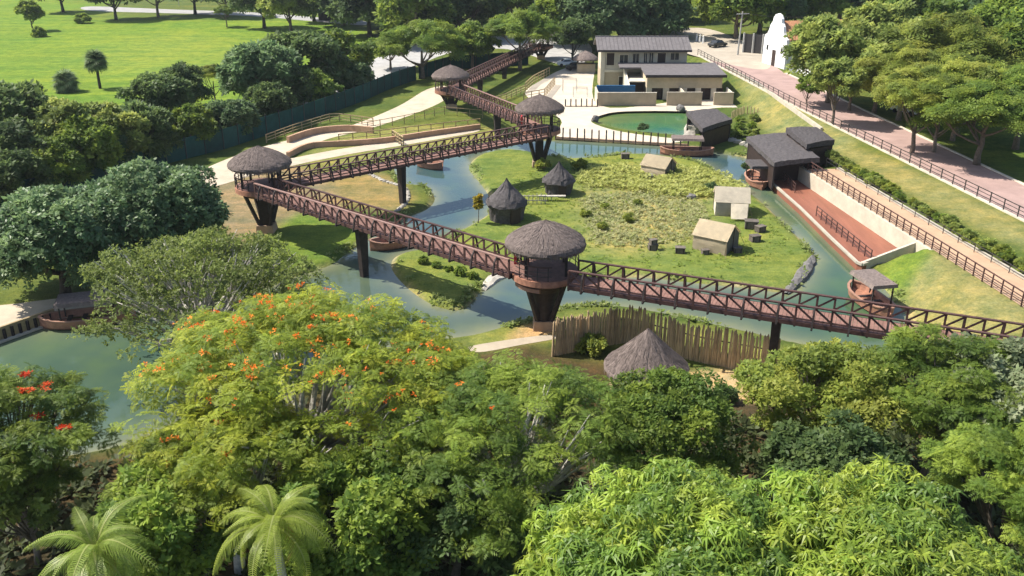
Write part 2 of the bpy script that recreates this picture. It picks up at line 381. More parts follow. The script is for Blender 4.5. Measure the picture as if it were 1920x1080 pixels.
def flat_poly(name, xy, z, m):
    mb = MB(); mb.add([(x, y, z) for x, y in xy], [tuple(range(len(xy)))])
    bm = bmesh.new(); f = bm.faces.new([bm.verts.new((x, y, z)) for x, y in xy]); bmesh.ops.triangulate(bm, faces=[f])
    for f in bm.faces:
        f.normal_update()
        if f.normal.z < 0: f.normal_flip()
    me = bpy.data.meshes.new(name); bm.to_mesh(me); bm.free(); me.materials.append(MATS[m])
    o = bpy.data.objects.new(name, me); COL.objects.link(o); o['kind'] = 'structure'; return o
def grow(poly, d):
    c = poly.mean(0); q = poly - c; return poly + q / np.linalg.norm(q, axis=1)[:, None] * d
xs0, xs1, ys0, ys1 = WO[:, 0].min() - 1, WO[:, 0].max() + 1, WO[:, 1].min() - 1, WO[:, 1].max() + 1
def water_sheet(name, x0, x1, y0, y1, z, step, tints, shallow, m, poly=None):
    xs = np.arange(x0, x1 + step, step); ys = np.arange(y0, y1 + step, step); X, Y = np.meshgrid(xs, ys); P = np.stack([X.ravel(), Y.ravel()], 1); N = len(P)
    sw = sdist(P, poly) if poly is not None else np.maximum(sdist(P, WO), -sdist(P, WI))
    num = np.zeros((N, 3)); den = np.zeros(N)
    for u, v, c in tints:
        g = G(u, v, z); w = 1 / (8 + ((P - np.array([g.x, g.y])) ** 2).sum(1)) ** 1.5; num += w[:, None] * np.array(c); den += w
    col = num / den[:, None]; w = np.exp(np.minimum(sw, 0) / 1.1)[:, None]; col = col * (1 - w) + np.array(shallow) * w
    idx = np.arange(N).reshape(len(ys), len(xs)); F = np.stack([idx[:-1, :-1], idx[:-1, 1:], idx[1:, 1:], idx[1:, :-1]], -1).reshape(-1, 4)
    F = F[(sw[F].min(1) < .9)]
    me = bpy.data.meshes.new(name); me.vertices.add(N); me.vertices.foreach_set('co', np.column_stack([P, np.full(N, z)]).astype(np.float32).ravel())
    me.loops.add(F.size); me.loops.foreach_set('vertex_index', F.ravel().astype(np.int32))
    me.polygons.add(len(F)); me.polygons.foreach_set('loop_start', np.arange(0, F.size, 4, dtype=np.int32)); me.update(calc_edges=True)
    a = me.color_attributes.new('Col', 'FLOAT_COLOR', 'POINT'); a.data.foreach_set('color', np.column_stack([col, np.ones(N)]).astype(np.float32).ravel())
    me.materials.append(MATS[m]); o = bpy.data.objects.new(name, me); COL.objects.link(o); o['kind'] = 'structure'
BLUE, GRN, GRY = (.034, .072, .08), (.038, .085, .042), (.066, .094, .06)
water_sheet('river_water', xs0, xs1, ys0, ys1, ZW, .6, [(840, 345, BLUE), (880, 380, BLUE), (700, 470, BLUE), (930, 570, (.048, .09, .10)), (1360, 312, BLUE), (1100, 280, (.055, .105, .085)), (1480, 410, GRN), (1570, 490, GRN), (1560, 560, GRN), (1300, 580, GRY), (900, 600, GRY), (180, 700, (.05, .085, .058)), (80, 640, (.07, .11, .065)), (660, 520, GRY)], (.17, .175, .10), 'river')
water_sheet('pond_water', WP[:, 0].min() - 1, WP[:, 0].max() + .5, WP[:, 1].min() - .8, WP[:, 1].max() + .5, ZW + .004, .5, [(1140, 225, (.09, .13, .04)), (1200, 222, (.065, .115, .04)), (1260, 225, (.03, .12, .045)), (1250, 246, (.03, .13, .13)), (1210, 236, (.05, .16, .06))], (.16, .20, .06), 'pond', WP)

# paths, plaza and roads: sheets stacked a few millimetres above the ground
sheet('plaza_paving', [(1012,152),(1060,128),(1112,124),(1124,198),(1290,188),(1385,188),(1400,200),(1345,202),(1296,208),(1215,208),(1148,211),(1108,226),(1140,241),(1185,250),(1240,257),(1285,262),(1250,268),(1150,262),(1045,255),(1052,225),(1000,190),(985,172)], .016, 'plaza')
sheet('footpath', [(838,162),(800,168),(745,200),(650,238),(560,258),(470,282),(380,318),(360,338),(440,330),(520,300),(610,262),(690,242),(780,212),(835,186)], .012, 'sand')
sheet('footpath', [(380,330),(470,312),(545,297),(640,279),(760,262),(880,243),(890,248),(770,270),(660,288),(560,308),(470,330),(395,350)], .020, 'sand')
sheet('footpath', [(880,650),(960,636),(1030,628),(1045,634),(980,646),(900,660)], .016, 'sand')
sheet('beach', [(-60,585),(40,568),(150,556),(215,560),(180,585),(60,607),(-60,640)], .014, 'sand')
sheet('service_road', [(560,182),(600,160),(690,118),(740,92),(830,78),(960,66),(1080,74),(1110,92),(1090,120),(1040,118),(950,92),(850,98),(770,128),(700,158),(600,200)], .016, 'asphalt')
sheet('far_road', [(170,12),(330,18),(470,23),(600,33),(680,39),(680,47),(600,41),(470,30),(330,25),(170,20)], .016, 'asphalt')
sheet('drive', [(1230,60),(1300,52),(1350,60),(1430,95),(1445,122),(1420,130),(1330,112),(1270,92)], ZR + .012, 'plaza')

def kx(y): return float(np.interp(y, KY, KX))
def ribbon(name, left, right, m, thick=None, parent=None):
    mb = MB(); n = len(left)
    mb.add(list(left) + list(right), [(i, i + 1, n + i + 1, n + i) for i in range(n - 1)])
    o = mb.build(name, m, parent)
    if parent is None: o['kind'] = 'structure'
    return o
ry = [30 + 2.5 * i for i in range(80)]
def road_w(y): return float(np.interp(y, [30, 90, 118, 150, 165, 182, 230], [7.5, 7.5, 8.5, 9.5, 9.5, 12, 14]))
ribbon('road', [Vector((kx(y) + .15, y, ZR + .006)) for y in ry], [Vector((kx(y) + road_w(y), y, ZR + .006)) for y in ry], 'pink_paving')
mb = MB()
for a, b in zip(ry[:62], ry[1:63]):
    mb.hexa([(kx(a) - .22, a, ZR - .4), (kx(a) + .16, a, ZR - .4), (kx(b) + .16, b, ZR - .4), (kx(b) - .22, b, ZR - .4)], [(kx(a) - .22, a, ZR + .13), (kx(a) + .16, a, ZR + .13), (kx(b) + .16, b, ZR + .13), (kx(b) - .22, b, ZR + .13)])
mb.build('kerb', 'cream_kerb')['kind'] = 'structure'
mb = MB()
for a, b in zip(ry[:54], ry[1:55]):
    f = lambda y: kx(y) + road_w(y)
    mb.hexa([(f(a), a, ZR - .3), (f(a) + .3, a, ZR - .3), (f(b) + .3, b, ZR - .3), (f(b), b, ZR - .3)], [(f(a), a, ZR + .12), (f(a) + .3, a, ZR + .12), (f(b) + .3, b, ZR + .12), (f(b), b, ZR + .12)])
mb.build('kerb', 'cream_kerb')['kind'] = 'structure'
# upper path beside the dock
py = [32 + 2 * i for i in range(36)]
ribbon('upper_path', [Vector((kx(y) - 12.1, y, ZP + .05)) for y in py], [Vector((kx(y) - 8.6, y, ZP + .05)) for y in py], 'orange_path')
mb = MB()
for a, b in zip(py, py[1:]):
    mb.hexa([(kx(a) - 8.6, a, ZP - .3), (kx(a) - 8.2, a, ZP - .3), (kx(b) - 8.2, b, ZP - .3), (kx(b) - 8.6, b, ZP - .3)], [(kx(a) - 8.6, a, ZP + .22), (kx(a) - 8.2, a, ZP + .22), (kx(b) - 8.2, b, ZP + .22), (kx(b) - 8.6, b, ZP + .22)])
mb.build('path_kerb', 'cream_kerb')['kind'] = 'structure'

# ---------------------------------------------------------------- lookout towers
T1, TL, TM, TF = Vector((2.5, 63.6, 0)), Vector((-24.6, 86.2, 0)), Vector((3.4, 110.8, 0)), Vector((-9.8, 146.5, 0))
TE = Vector((6.2, 198.0, 0))
def thatch_cone(c, z, r, h, parent, seed, m='thatch', lip=.42, n=72, strands=700, straight=False):
    rnd = random.Random(seed)
    prof = [(.02, h * 1.05), (.1 * r, h * .94), (.3 * r, h * .80), (.5 * r, h * .63), (.7 * r, h * .43), (.86 * r, h * .23), (.95 * r, h * .1), (r, -.02), (1.015 * r, -lip * .55), (.985 * r, -lip), (.9 * r, -lip * .8), (.5 * r, h * .3), (.05, h * .7)]
    if straight: prof = [(a_, h * 1.02 * (1 - a_ / r) ** 1.08) if i_ < 7 else (a_, b_) for i_, (a_, b_) in enumerate(prof)]
    mb = MB().lathe(prof, n, (c.x, c.y, z), .045, rnd)
    roof = mb.build('thatch_roof', m, parent, smooth=False)
    mb = MB()
    for k in range(int(60 * r)):
        t = rnd.uniform(0, 2 * math.pi); w = rnd.uniform(.012, .035); d = rnd.uniform(.08, .3); rr = r * rnd.uniform(.95, 1.02)
        a, b = t - w, t + w
        mb.add([(c.x + rr * math.cos(a), c.y + rr * math.sin(a), z - lip * .7), (c.x + rr * math.cos(b), c.y + rr * math.sin(b), z - lip * .7), (c.x + rr * math.cos(t), c.y + rr * math.sin(t), z - lip - d)], [(0, 1, 2)])
    mb.build('fringe', m, roof)['kind'] = 'stuff'
    mb = MB()
    def zr(f): return h * 1.02 * (1 - f) ** 1.08 if straight else h * np.interp(f, [0, .1, .3, .5, .7, .86, .95, 1], [1.05, .94, .80, .63, .43, .23, .1, -.01])
    for k in range(strands):
        t = rnd.uniform(0, 2 * math.pi); f0 = math.sqrt(rnd.uniform(.01, .85)); f1 = min(1.0, f0 + rnd.uniform(.06, .16)); w = rnd.uniform(.02, .05)
        q = []
        for f, s in ((f0, -1), (f0, 1), (f1, .6), (f1, -.6)):
            tt = t + s * w / (f * r + .05); q.append((c.x + f * r * math.cos(tt), c.y + f * r * math.sin(tt), z + zr(f) + (.02 if f == f0 else .05)))
        mb.add(q, [(0, 1, 2, 3)])
    so_ = mb.build('thatch_strands', m, roof); so_['kind'] = 'stuff'
    return roof

def tower(label, c, zd, gaps, seed, zroof=0, foot=True, pr=2.45, rr=3.0):
    t = thing('lookout_tower', label, 'tower', (c.x, c.y, 0), group='thatched lookout towers on the walkway')
    thatch_cone(c, zd + 2.3 + zroof, rr, 1.55, t, seed)
    MB().lathe([(pr, 0), (pr, -.22), (.05, -.22), (.05, 0)], 40, (c.x, c.y, zd)).build('deck', 'bridge_deck', t)
    MB().lathe([(pr + .01, -.06), (pr + .14, -.05), (pr + .16, -.5), (pr - .1, -.62), (pr - .35, -.5), (pr - .35, -.24)], 40, (c.x, c.y, zd)).build('rim_beam', 'hull', t)
    MB().lathe([(pr - .45, -.23), (pr - .3, -.6), (pr - .75, -1.0), (.55, -1.35), (.5, -.23)], 40, (c.x, c.y, zd)).build('hull_underside', 'bridge_wood', t)
    for k in range(4):
        a = math.pi / 4 + k * math.pi / 2
        ca, sa = math.cos(a), math.sin(a)
        MB().beam((c.x + 2.1 * ca, c.y + 2.1 * sa, zd + .003), (c.x + 2.1 * ca, c.y + 2.1 * sa, zd + 2.5 + zroof), .2).build('roof_post', 'dark_wood', t)
        MB().beam((c.x + 2.0 * ca, c.y + 2.0 * sa, zd - .6), (c.x + .5 * ca, c.y + .5 * sa, .1), .3).build('leg', 'dark_wood', t)
    MB().box(c.x - .5, c.y - .5, -.2, c.x + .5, c.y + .5, zd - .9).build('column', 'dark_wood', t)
    if foot:
        MB().hexa([(c.x - .95, c.y - .95, -.7), (c.x + .95, c.y - .95, -.7), (c.x + .95, c.y + .95, -.7), (c.x - .95, c.y + .95, -.7)],
                  [(c.x - .8, c.y - .8, .75), (c.x + .8, c.y - .8, .75), (c.x + .8, c.y + .8, .75), (c.x - .8, c.y + .8, .75)]).build('footing', 'footing', t)
    def open_(a):
        for g, w in gaps:
            d = (a - g + math.pi) % (2 * math.pi) - math.pi
            if abs(d) < w: return True
        return False
    n = 40; R0 = pr + .06
    for z, w in ((.35, .04), (.7, .04), (1.08, .08)):
        mb = MB()
        for k in range(n):
            a, b = 2 * math.pi * k / n, 2 * math.pi * (k + 1) / n
            if open_((a + b) / 2): continue
            mb.beam((c.x + R0 * math.cos(a), c.y + R0 * math.sin(a), zd + z), (c.x + R0 * math.cos(b), c.y + R0 * math.sin(b), zd + z), w)
        mb.build('rail', 'metal_dark' if z < 1 else 'bridge_wood', t)
    bm_ = MB().box(-.035, -.035, -.02, .035, .035, 1.06).mesh('baluster', 'metal_dark')
    for k in range(20):
        a = 2 * math.pi * k / 20 + .05
        if not open_(a): inst('baluster', bm_, t, (R0 * math.cos(a), R0 * math.sin(a), zd))
    return t
def ang(a, b): return math.atan2(b.y - a.y, b.x - a.x)
A0, A1 = Vector((-23.6, 83.6, 4.78)), Vector((.5, 63.5, 4.78))
B0, B1 = Vector((-23.3, 85.9, 4.78)), Vector((3.6, 107.6, 4.78))
dC = (TF - TM).normalized(); C0, C1 = TM + dC * 2.2 + Vector((0, 0, 4.78)), TF - dC * 2.1 + Vector((0, 0, 2.98))
dD = (TE - TF).normalized(); D0, D1 = TF + dD * 2.2 + Vector((0, 0, 2.98)), TE - dD * 2.0 + Vector((0, 0, 2.78))
E0, E1 = Vector((4.5, 61.45, 4.78)), Vector((40, 46.8, 4.78))
tw = t1_ = tower('nearest thatched lookout tower standing above the river', T1, 4.8, [(math.pi, .5), (ang(T1, E0), .55)], 1)
MB().box(T1.x - 2.35, T1.y + 1.0, 4.81, T1.x - 2.15, T1.y + 1.25, 6.2).build('red_panel', 'red_paint', tw)
mb = MB()
for k in range(9):
    a0, a1 = math.radians(195 + k * 7), math.radians(195 + (k + 1) * 7); r0, r1 = 1.9, 2.35
    P = lambda r, a, z: (T1.x + r * math.cos(a), T1.y + r * math.sin(a), z)
    mb.hexa([P(r0, a0, 3.55), P(r1, a0, 3.75), P(r1, a1, 3.75), P(r0, a1, 3.55)], [P(r0, a0, 4.0), P(r1, a0, 4.05), P(r1, a1, 4.05), P(r0, a1, 4.0)])
mb.build('curved_step', 'hull_rim', tw)
MB().lathe([(1.85, 4.2), (1.75, 3.8), (1.15, 3.2), (.8, 2.3), (.7, 1.3), (.7, .5), (.3, .5), (.3, 4.2)], 28, (T1.x, T1.y, 0)).build('shade_drum', 'dark_wood', tw)  # added dark solid standing in for the shade between the legs
tower('thatched lookout tower at the walkway corner beside the dark leafy trees', TL, 4.8, [(ang(TL, A0) + .1, .6), (ang(TL, B0) + .35, .6)], 2, .0)
tw = tower('thatched lookout tower between plaza and river where two bridges meet', TM, 4.8, [(ang(TM, B1), .5), (ang(TM, C0), .5)], 3, .3)
MB().box(TM.x - 2.3, TM.y + .4, 4.81, TM.x - 2.1, TM.y + 1.5, 6.1).build('red_panel', 'red_paint', tw)
tower('low thatched lookout tower beside the teal fence and sandy path', TF, 3.0, [(ang(TF, C1), .5), (ang(TF, D0), .5)], 4, .0)
tower('most distant thatched tower under the shade tree by the parked cars', TE, 2.8, [(ang(TE, D1), .6)], 5, .0, rr=3.7)

# ---------------------------------------------------------------- truss bridges
def bridge(label, p0, p1, piers, w=2.15, panel=1.12, seed=0, m='bridge_wood', rail_m='handrail', brackets=True):
    d = p1 - p0; L = math.hypot(d.x, d.y); k = d.z / L; hd = math.atan2(d.y, d.x)
    t = thing('truss_bridge', label, 'bridge', p0, hd, 'truss footbridges of the elevated walkway')
    rnd = random.Random(seed)
    Z = lambda x: k * x
    mb = MB(); x = 0
    while x < L:
        e = min(x + .24, L); dz = rnd.uniform(-.008, .008)
        mb.hexa([(x, -w / 2, Z(x) - .08), (e, -w / 2, Z(e) - .08), (e, w / 2, Z(e) - .08), (x, w / 2, Z(x) - .08)], [(x, -w / 2, Z(x) + dz), (e, -w / 2, Z(e) + dz), (e, w / 2, Z(e) + dz), (x, w / 2, Z(x) + dz)]); x += .262
    mb.build('deck_boards', 'bridge_deck', t, off=(0, 0, 0))
    n = round(L / panel); p = L / n; hh = 1.15
    for s in (-1, 1):
        y = s * (w / 2 + .06)
        MB().beam((0, y, -.17), (L, y, Z(L) - .17), .12, .3).build('bottom_chord', m, t, off=(0, 0, 0))
        MB().beam((0, y, hh), (L, y, Z(L) + hh), .22, .09).build('handrail', rail_m if s < 0 else m, t, off=(0, 0, 0))
        MB().beam((0, y, .2), (L, y, Z(L) + .2), .09, .1).build('lower_rail', m, t, off=(0, 0, 0))
    post = MB().box(-.07, -.055, -.3, .07, .055, hh - .045).mesh('truss_post', m)
    br = MB().beam((0, 0, .22), (p, 0, hh - .05 + k * p), .08, .12).mesh('brace', m)
    br2 = MB().beam((0, 0, hh - .05), (p, 0, .22 + k * p), .08, .12).mesh('brace', m)
    bk = MB().beam((0, 0, -.22), (0, .55, -.22), .12).beam((0, .53, -.2), (0, .3, .75), .12).beam((0, .3, .75), (0, .03, hh - .02), .1).mesh('bracket', 'dark_wood')
    cb = MB().box(-.07, -w / 2 - .1, -.4, .07, w / 2 + .1, -.1).mesh('cross_beam', 'dark_wood')
    for i in range(n + 1):
        x = i * p
        for s in (-1, 1):
            y = s * (w / 2 + .06)
            inst('truss_post', post, t, (x, y, Z(x)))
            if i < n: inst('brace', br2 if (s < 0) else br, t, (x, y + s * .004, Z(x)))
            if brackets and i % 2 == 1: inst('bracket', bk, t, (x, y + s * .05, Z(x)), (0, 0, 0 if s > 0 else math.pi))
        if i % 2 == 0: inst('cross_beam', cb, t, (x, 0, Z(x)))
    MB().beam((0, 0, -.35), (L, 0, Z(L) - .35), .3, .4).build('girder', 'dark_wood', t, off=(0, 0, 0))
    for x in piers:
        zb = -p0.z - .9
        MB().hexa([(x - .22, -.3, zb), (x + .22, -.3, zb), (x + .22, .3, zb), (x - .22, .3, zb)], [(x - .3, -.5, Z(x) - .42), (x + .3, -.5, Z(x) - .42), (x + .3, .5, Z(x) - .42), (x - .3, .5, Z(x) - .42)]).build('pier', 'dark_wood', t, off=(0, 0, 0))
    return t
bridge('long truss bridge from corner tower down to the nearest tower', A0, A1, [13.6], seed=1)
bridge('dark truss bridge crossing blue water behind the grassy bank', B0, B1, [14.6], seed=2, rail_m='bridge_wood')
bridge('truss bridge climbing from low tower to plaza tower', C0, C1, [13.5], seed=3)
bridge('farthest truss bridge running toward the parked cars', D0, D1, [12, 26], seed=4, rail_m='bridge_wood')
bridge('nearest truss bridge leaving the frame at the right edge', E0, E1, [14.6, 29], seed=5, rail_m='bridge_wood')

# ---------------------------------------------------------------- dock, retaining wall, pavilions
ZD = .35
dk = thing('dock_deck', 'red brown boarding deck beside the water channel', 'deck', G(1560, 430, 0))
q = [G(1440, 337, ZD), G(1500, 390, ZD), G(1557, 446, ZD), G(1607, 493, ZD), G(1617, 497, ZD), Vector((36.1, 79.0, ZD))]
ytop = 104.5
q += [Vector((kx(y) - 12.42, y, ZD)) for y in (80, 86, 92, 98, ytop)] + [Vector((30.2, ytop, ZD))]
mb = MB(); mb.hexa([(p.x, p.y, -1.2) for p in q], [(p.x, p.y, ZD) for p in q]); mb.build('boards', 'dock_boards', dk)
mb = MB()
ed = [q[-1]] + q[:6]
for a, b in zip(ed, ed[1:]): mb.beam(a + Vector((0, 0, .05)), b + Vector((0, 0, .05)), .24, .22)
mb.build('edge_coping', 'cream_kerb', dk)
# dock handrails, each a thing of posts and rails
def rail_fence(name, label, pts, hgt=1.1, step=2.0, nr=2, pm='metal_dark', rm=None, pw=.08, rw=.05, cat='fence', group=None, top=None):
    t = thing(name, label, cat, pts[0], group=group)
    P = resample(pts, step)
    pmesh = MB().box(-pw / 2, -pw / 2, -.3, pw / 2, pw / 2, hgt + .02).mesh('post', pm)
    for p in P: inst('post', pmesh, t, p - pts[0], (0, 0, 0))
    for r in range(nr):
        z = hgt * (r + 1) / nr - .04
        mb = MB()
        for a, b in zip(P, P[1:]): mb.beam(a + Vector((0, 0, z)), b + Vector((0, 0, z)), rw, rw * (1.6 if r == nr - 1 else 1))
        mb.build('rail', rm or pm, t)
    return t
up = lambda l: [Vector(p) for p in l]
rail_fence('dock_railing', 'dark railing on the dock beside the large black roof', [G(1436, 305, ZD), G(1490, 362, ZD)], 1.1, 1.5, 3, 'bridge_wood')
rail_fence('dock_railing', 'dark railing standing in the middle of the red deck', [G(1530, 405, ZD), G(1632, 490, ZD)], 1.1, 1.3, 3, 'bridge_wood')
rail_fence('path_railing', 'brown railing along the retaining wall above the red deck', [Vector((kx(y) - 12.15, y, ZP + .05)) for y in (104, 96, 88, 80, 72, 64, 56, 48)], 1.15, 1.25, 3, 'bridge_wood', pw=.09, rw=.06)
rail_fence('path_railing', 'thin railing on the far side of the orange path', [Vector((kx(y) - 8.9, y, ZP + .05)) for y in (104, 90, 76, 62, 50)], .8, 2.5, 2, 'metal_dark', pw=.06, rw=.035)
rail_fence('road_fence', 'dark metal fence running along the pink road kerb', [Vector((kx(y) - .03, y, ZR + .13)) for y in (186, 170, 150, 133, 110, 90, 70, 52)], 1.1, 2.2, 3, 'metal_dark', pw=.09, rw=.05)
rw_ = thing('retaining_wall', 'cream retaining wall between red deck and orange path', 'wall', (kx(80) - 12.3, 80, 0))
mb = MB(); ys_ = [75.2, 80, 86, 92, 98, 105]
for a, b in zip(ys_, ys_[1:]):
    mb.hexa([(kx(a) - 12.41, a, -.4), (kx(a) - 12.0, a, -.4), (kx(b) - 12.0, b, -.4), (kx(b) - 12.41, b, -.4)], [(kx(a) - 12.41, a, ZP + .02), (kx(a) - 12.0, a, ZP + .02), (kx(b) - 12.0, b, ZP + .02), (kx(b) - 12.41, b, ZP + .02)])
mb.build('wall', 'cream_wall', rw_)
mb = MB()
e0, e1 = Vector((31.4, 76.0, .2)), Vector((kx(77.5) - 12.3, 77.5, .6))
mb.hexa([e0 + Vector((0, 0, -1)), e1 + Vector((0, 0, -1)), e1 + Vector((0, .3, -1)), e0 + Vector((0, .3, -1))], [e0 + Vector((0, 0, .25)), e1 + Vector((0, 0, 1.3)), e1 + Vector((0, .3, 1.3)), e0 + Vector((0, .3, .25))])
mb.build('end_wall', 'cream_kerb', rw_)

def slab_pavilion(name, label, corners, z0, zt, thick=.55, walls=True, tilt=0, posts=True, seed=0):
    """corners: plan points in order; roof slab of dark thatch on posts and dark panels"""
    rnd = random.Random(seed)
    c = sum((Vector((x, y, 0)) for x, y in corners), Vector()) / 4
    t = thing(name, label, 'pavilion', (c.x, c.y, z0))
    P = [Vector((x, y, 0)) for x, y in corners]
    bm = bmesh.new(); N = 14
    grid = {}
    def pt(i, j, lev):
        u, v = i / N, j / N
        b = P[0].lerp(P[1], u).lerp(P[3].lerp(P[2], u), v)
        crown = .1 * math.sin(math.pi * u) + tilt * (v - .5)
        z = zt + crown + rnd.uniform(-.03, .03)
        if lev: z -= thick * rnd.uniform(.9, 1.1)
        return bm.verts.new((b.x - c.x + rnd.uniform(-.03, .03), b.y - c.y + rnd.uniform(-.03, .03), z - z0))
    T = [[pt(i, j, 0) for j in range(N + 1)] for i in range(N + 1)]; B = [[pt(i, j, 1) for j in range(N + 1)] for i in range(N + 1)]
    for i in range(N):
        for j in range(N):
            bm.faces.new((T[i][j], T[i + 1][j], T[i + 1][j + 1], T[i][j + 1])); bm.faces.new((B[i][j], B[i][j + 1], B[i + 1][j + 1], B[i + 1][j]))
        for a, b in ((T[i][0], T[i + 1][0]), (T[i][N], T[i + 1][N])): pass
        bm.faces.new((T[i][0], B[i][0], B[i + 1][0], T[i + 1][0])); bm.faces.new((T[i][N], T[i + 1][N], B[i + 1][N], B[i][N]))
        bm.faces.new((T[0][i], T[0][i + 1], B[0][i + 1], B[0][i])); bm.faces.new((T[N][i], B[N][i], B[N][i + 1], T[N][i + 1]))
    me = bpy.data.meshes.new('roof'); bm.to_mesh(me); bm.free(); me.materials.append(MATS['thatch_dark'])
    o = bpy.data.objects.new('roof', me); COL.objects.link(o); o.parent = t
    Q = [p.lerp(c.xy.to_3d(), .1) for p in P]
    if posts:
        for p in Q: MB().beam((p.x, p.y, z0 - .3), (p.x, p.y, zt - thick * .5), .22).build('post', 'dark_wood', t)
    if walls:
        for i in walls:
            a, b = Q[i], Q[(i + 1) % 4]
            MB().beam((a.x, a.y, (z0 + zt - thick) / 2 - .2), (b.x, b.y, (z0 + zt - thick) / 2 - .2), .12, zt - thick - z0 + .1).build('wall_panel', 'door_dark', t)
    return t
slab_pavilion('dock_pavilion', 'large black thatched roof pavilion at the head of the dock', [(29.5, 99.4), (35.3, 101.5), (35.3, 115), (29.5, 112.6)], ZD, 3.4, .55, (1, 2, 3), -.2, True, 1)
MB().box(30.4, 103.2, ZD, 34.4, 103.4, 3.0).build('inner_wall', 'door_dark', bpy.data.objects['dock_pavilion'])
slab_pavilion('dock_pavilion', 'second black roof tucked behind the dock pavilion near the road', [(34.6, 104.6), (38.6, 106.8), (38.6, 113.6), (34.6, 113.4)], 1.6, 4.3, .6, (0, 1, 2, 3), 0, True, 2)
slab_pavilion('pond_pavilion', 'small tilted black roof pavilion beside the green pond', [(25.2, 118.6), (30.4, 124.2), (29.6, 131.4), (24.9, 129.2)], 0, 3.0, .6, (0, 1, 2), 0, True, 3)

# ---------------------------------------------------------------- boats
def boat(label, c, hd, L=6.5, w=2.1, canopy=True, roof_m='thatch_dark', ch=2.0):
    t = thing('wooden_boat', label, 'boat', (c.x, c.y, ZW), hd, 'wooden tour boats on the river')
    N = 12; rings = []
    mb = MB()
    for i in range(N + 1):
        u = i / N; s = 2 * u - 1
        bw = w / 2 * (1 - abs(s) ** 3.2) ** .8 + .06; rise = .25 * abs(s) ** 3
        rings.append((L * (u - .5), bw, rise))
    sec = [(-1, .75), (-.86, .12), (-.4, -.25), (.4, -.25), (.86, .12), (1, .75), (.88, .75), (.72, .2), (-.72, .2), (-.88, .75)]
    n = len(sec); V = [(x, a * b, z + r) for x, b, r in rings for a, z in sec]
    F = [(i * n + k, i * n + (k + 1) % n, (i + 1) * n + (k + 1) % n, (i + 1) * n + k) for i in range(N) for k in range(n)]
    F += [tuple(range(n)), tuple(N * n + k for k in range(n - 1, -1, -1))]
    mb.add(V, F); mb.build('hull', 'hull', t, off=(0, 0, 0))
    mb = MB()
    for s in (-1, 1):
        for (x0, b0, r0), (x1, b1, r1) in zip(rings, rings[1:]): mb.beam((x0, s * b0 * .96, .79 + r0), (x1, s * b1 * .96, .79 + r1), .2, .08)
    mb.build('gunwale', 'hull_rim', t, off=(0, 0, 0))
    for x in (-1.4, -.3, .8):
        MB().box(x - .17, -w * .36, .45, x + .17, w * .36, .52).build('bench', 'dark_wood', t, off=(0, 0, 0))
    if canopy:
        cl, cw = L * .3, w * .52
        for a in (-1, 1):
            for b in (-1, 1): MB().box(a * cl * .85 - .05, b * cw * .75 - .05, .3, a * cl * .85 + .05, b * cw * .75 + .05, ch).build('canopy_post', 'dark_wood', t, off=(0, 0, 0))
        MB().hexa([(-cl, -cw, ch), (cl, -cw, ch), (cl, cw, ch), (-cl, cw, ch)], [(-cl * .97, -cw * .9, ch + .28), (cl * .97, -cw * .9, ch + .28), (cl * .97, cw * .9, ch + .28), (-cl * .97, cw * .9, ch + .28)]).build('canopy', roof_m, t, off=(0, 0, 0))
    return t
boat('wooden boat with black canopy moored against the red deck', G(1417, 345, ZW), ang(G(1400, 320), G(1436, 358)), 5.4, 2.2, True, 'thatch_dark', 2.3)
boat('long wooden boat with brown canopy near the pond pavilion', G(1287, 290, ZW), -.1, 7.0, 2.3, True, 'thatch', 2.1)
boat('wooden boat with greyish canopy beyond the nearest bridge', G(1630, 572, ZW), 1.75, 6, 2.2, True, 'thatch', 2.2)
boat('small open boat behind the pier of the dark bridge', G(806, 314, ZW), -.6, 4.2, 2.0, False)
boat('dark open boat half hidden below the long bridge', G(740, 462, ZW), .5, 5, 2.0, False)
boat('wooden boat with mauve canopy by the yellow jetty', G(168, 606, ZW), .28, 7, 2.4, True, 'thatch', 2.0)

# yellow jetty on the left river
jt = thing('jetty', 'yellow wooden jetty wall with dark posts by the beach', 'jetty', G(0, 640, 0))
ja, jb = G(-40, 655, ZW), G(105, 603, ZW)
MB().beam(ja + Vector((0, 0, .5)), jb + Vector((0, 0, .5)), .2, 1.3).build('boarding', 'rail_wood', jt)
MB().beam(ja + Vector((0, -.35, .1)), jb + Vector((0, -.35, .1)), .5, .14).build('step', 'cream_kerb', jt)
pm_ = MB().box(-.09, -.09, -.6, .09, .09, .95).mesh('post', 'dark_wood')
for i in range(10): inst('post', pm_, jt, ja.lerp(jb, (i + .5) / 10) + Vector((.05, -.2, 0)) - jt.location)

# ---------------------------------------------------------------- post fences by the river and plaza
def post_fence(label, pts, hgt, step, w=.2, m='dark_wood', base=True):
    t = thing('post_fence', label, 'fence', pts[0]); P = resample(pts, step); rnd = random.Random(3)
    me = MB().lathe([(w / 2, -.4), (w / 2, hgt), (w * .3, hgt + .1)], 7).mesh('post', m)
    for p in P: inst('post', me, t, p - pts[0] + Vector((0, 0, rnd.uniform(-.12, .08))), (rnd.uniform(-.03, .03), rnd.uniform(-.03, .03), rnd.uniform(0, 6)))
    if base:
        mb = MB()
        for a, b in zip(P, P[1:]): mb.beam(a + Vector((0, .1, -.05)), b + Vector((0, .1, -.05)), .35, .3)
        mb.build('sill', 'terrace_wall', t)
    return t
post_fence('row of dark wooden posts along the bank below the plaza', [G(1042, 258), G(1100, 261), G(1200, 267), G(1290, 272)], 1.35, 1.05)
post_fence('short row of dark posts beside the tan courtyard wall', [G(1060, 200), G(1120, 200)], 1.2, .85)
post_fence('row of pale stakes beside the planted bank by the pond', [G(1372, 222), G(1395, 213), G(1420, 216)], 1.1, .55, .16, 'rail_wood', False)

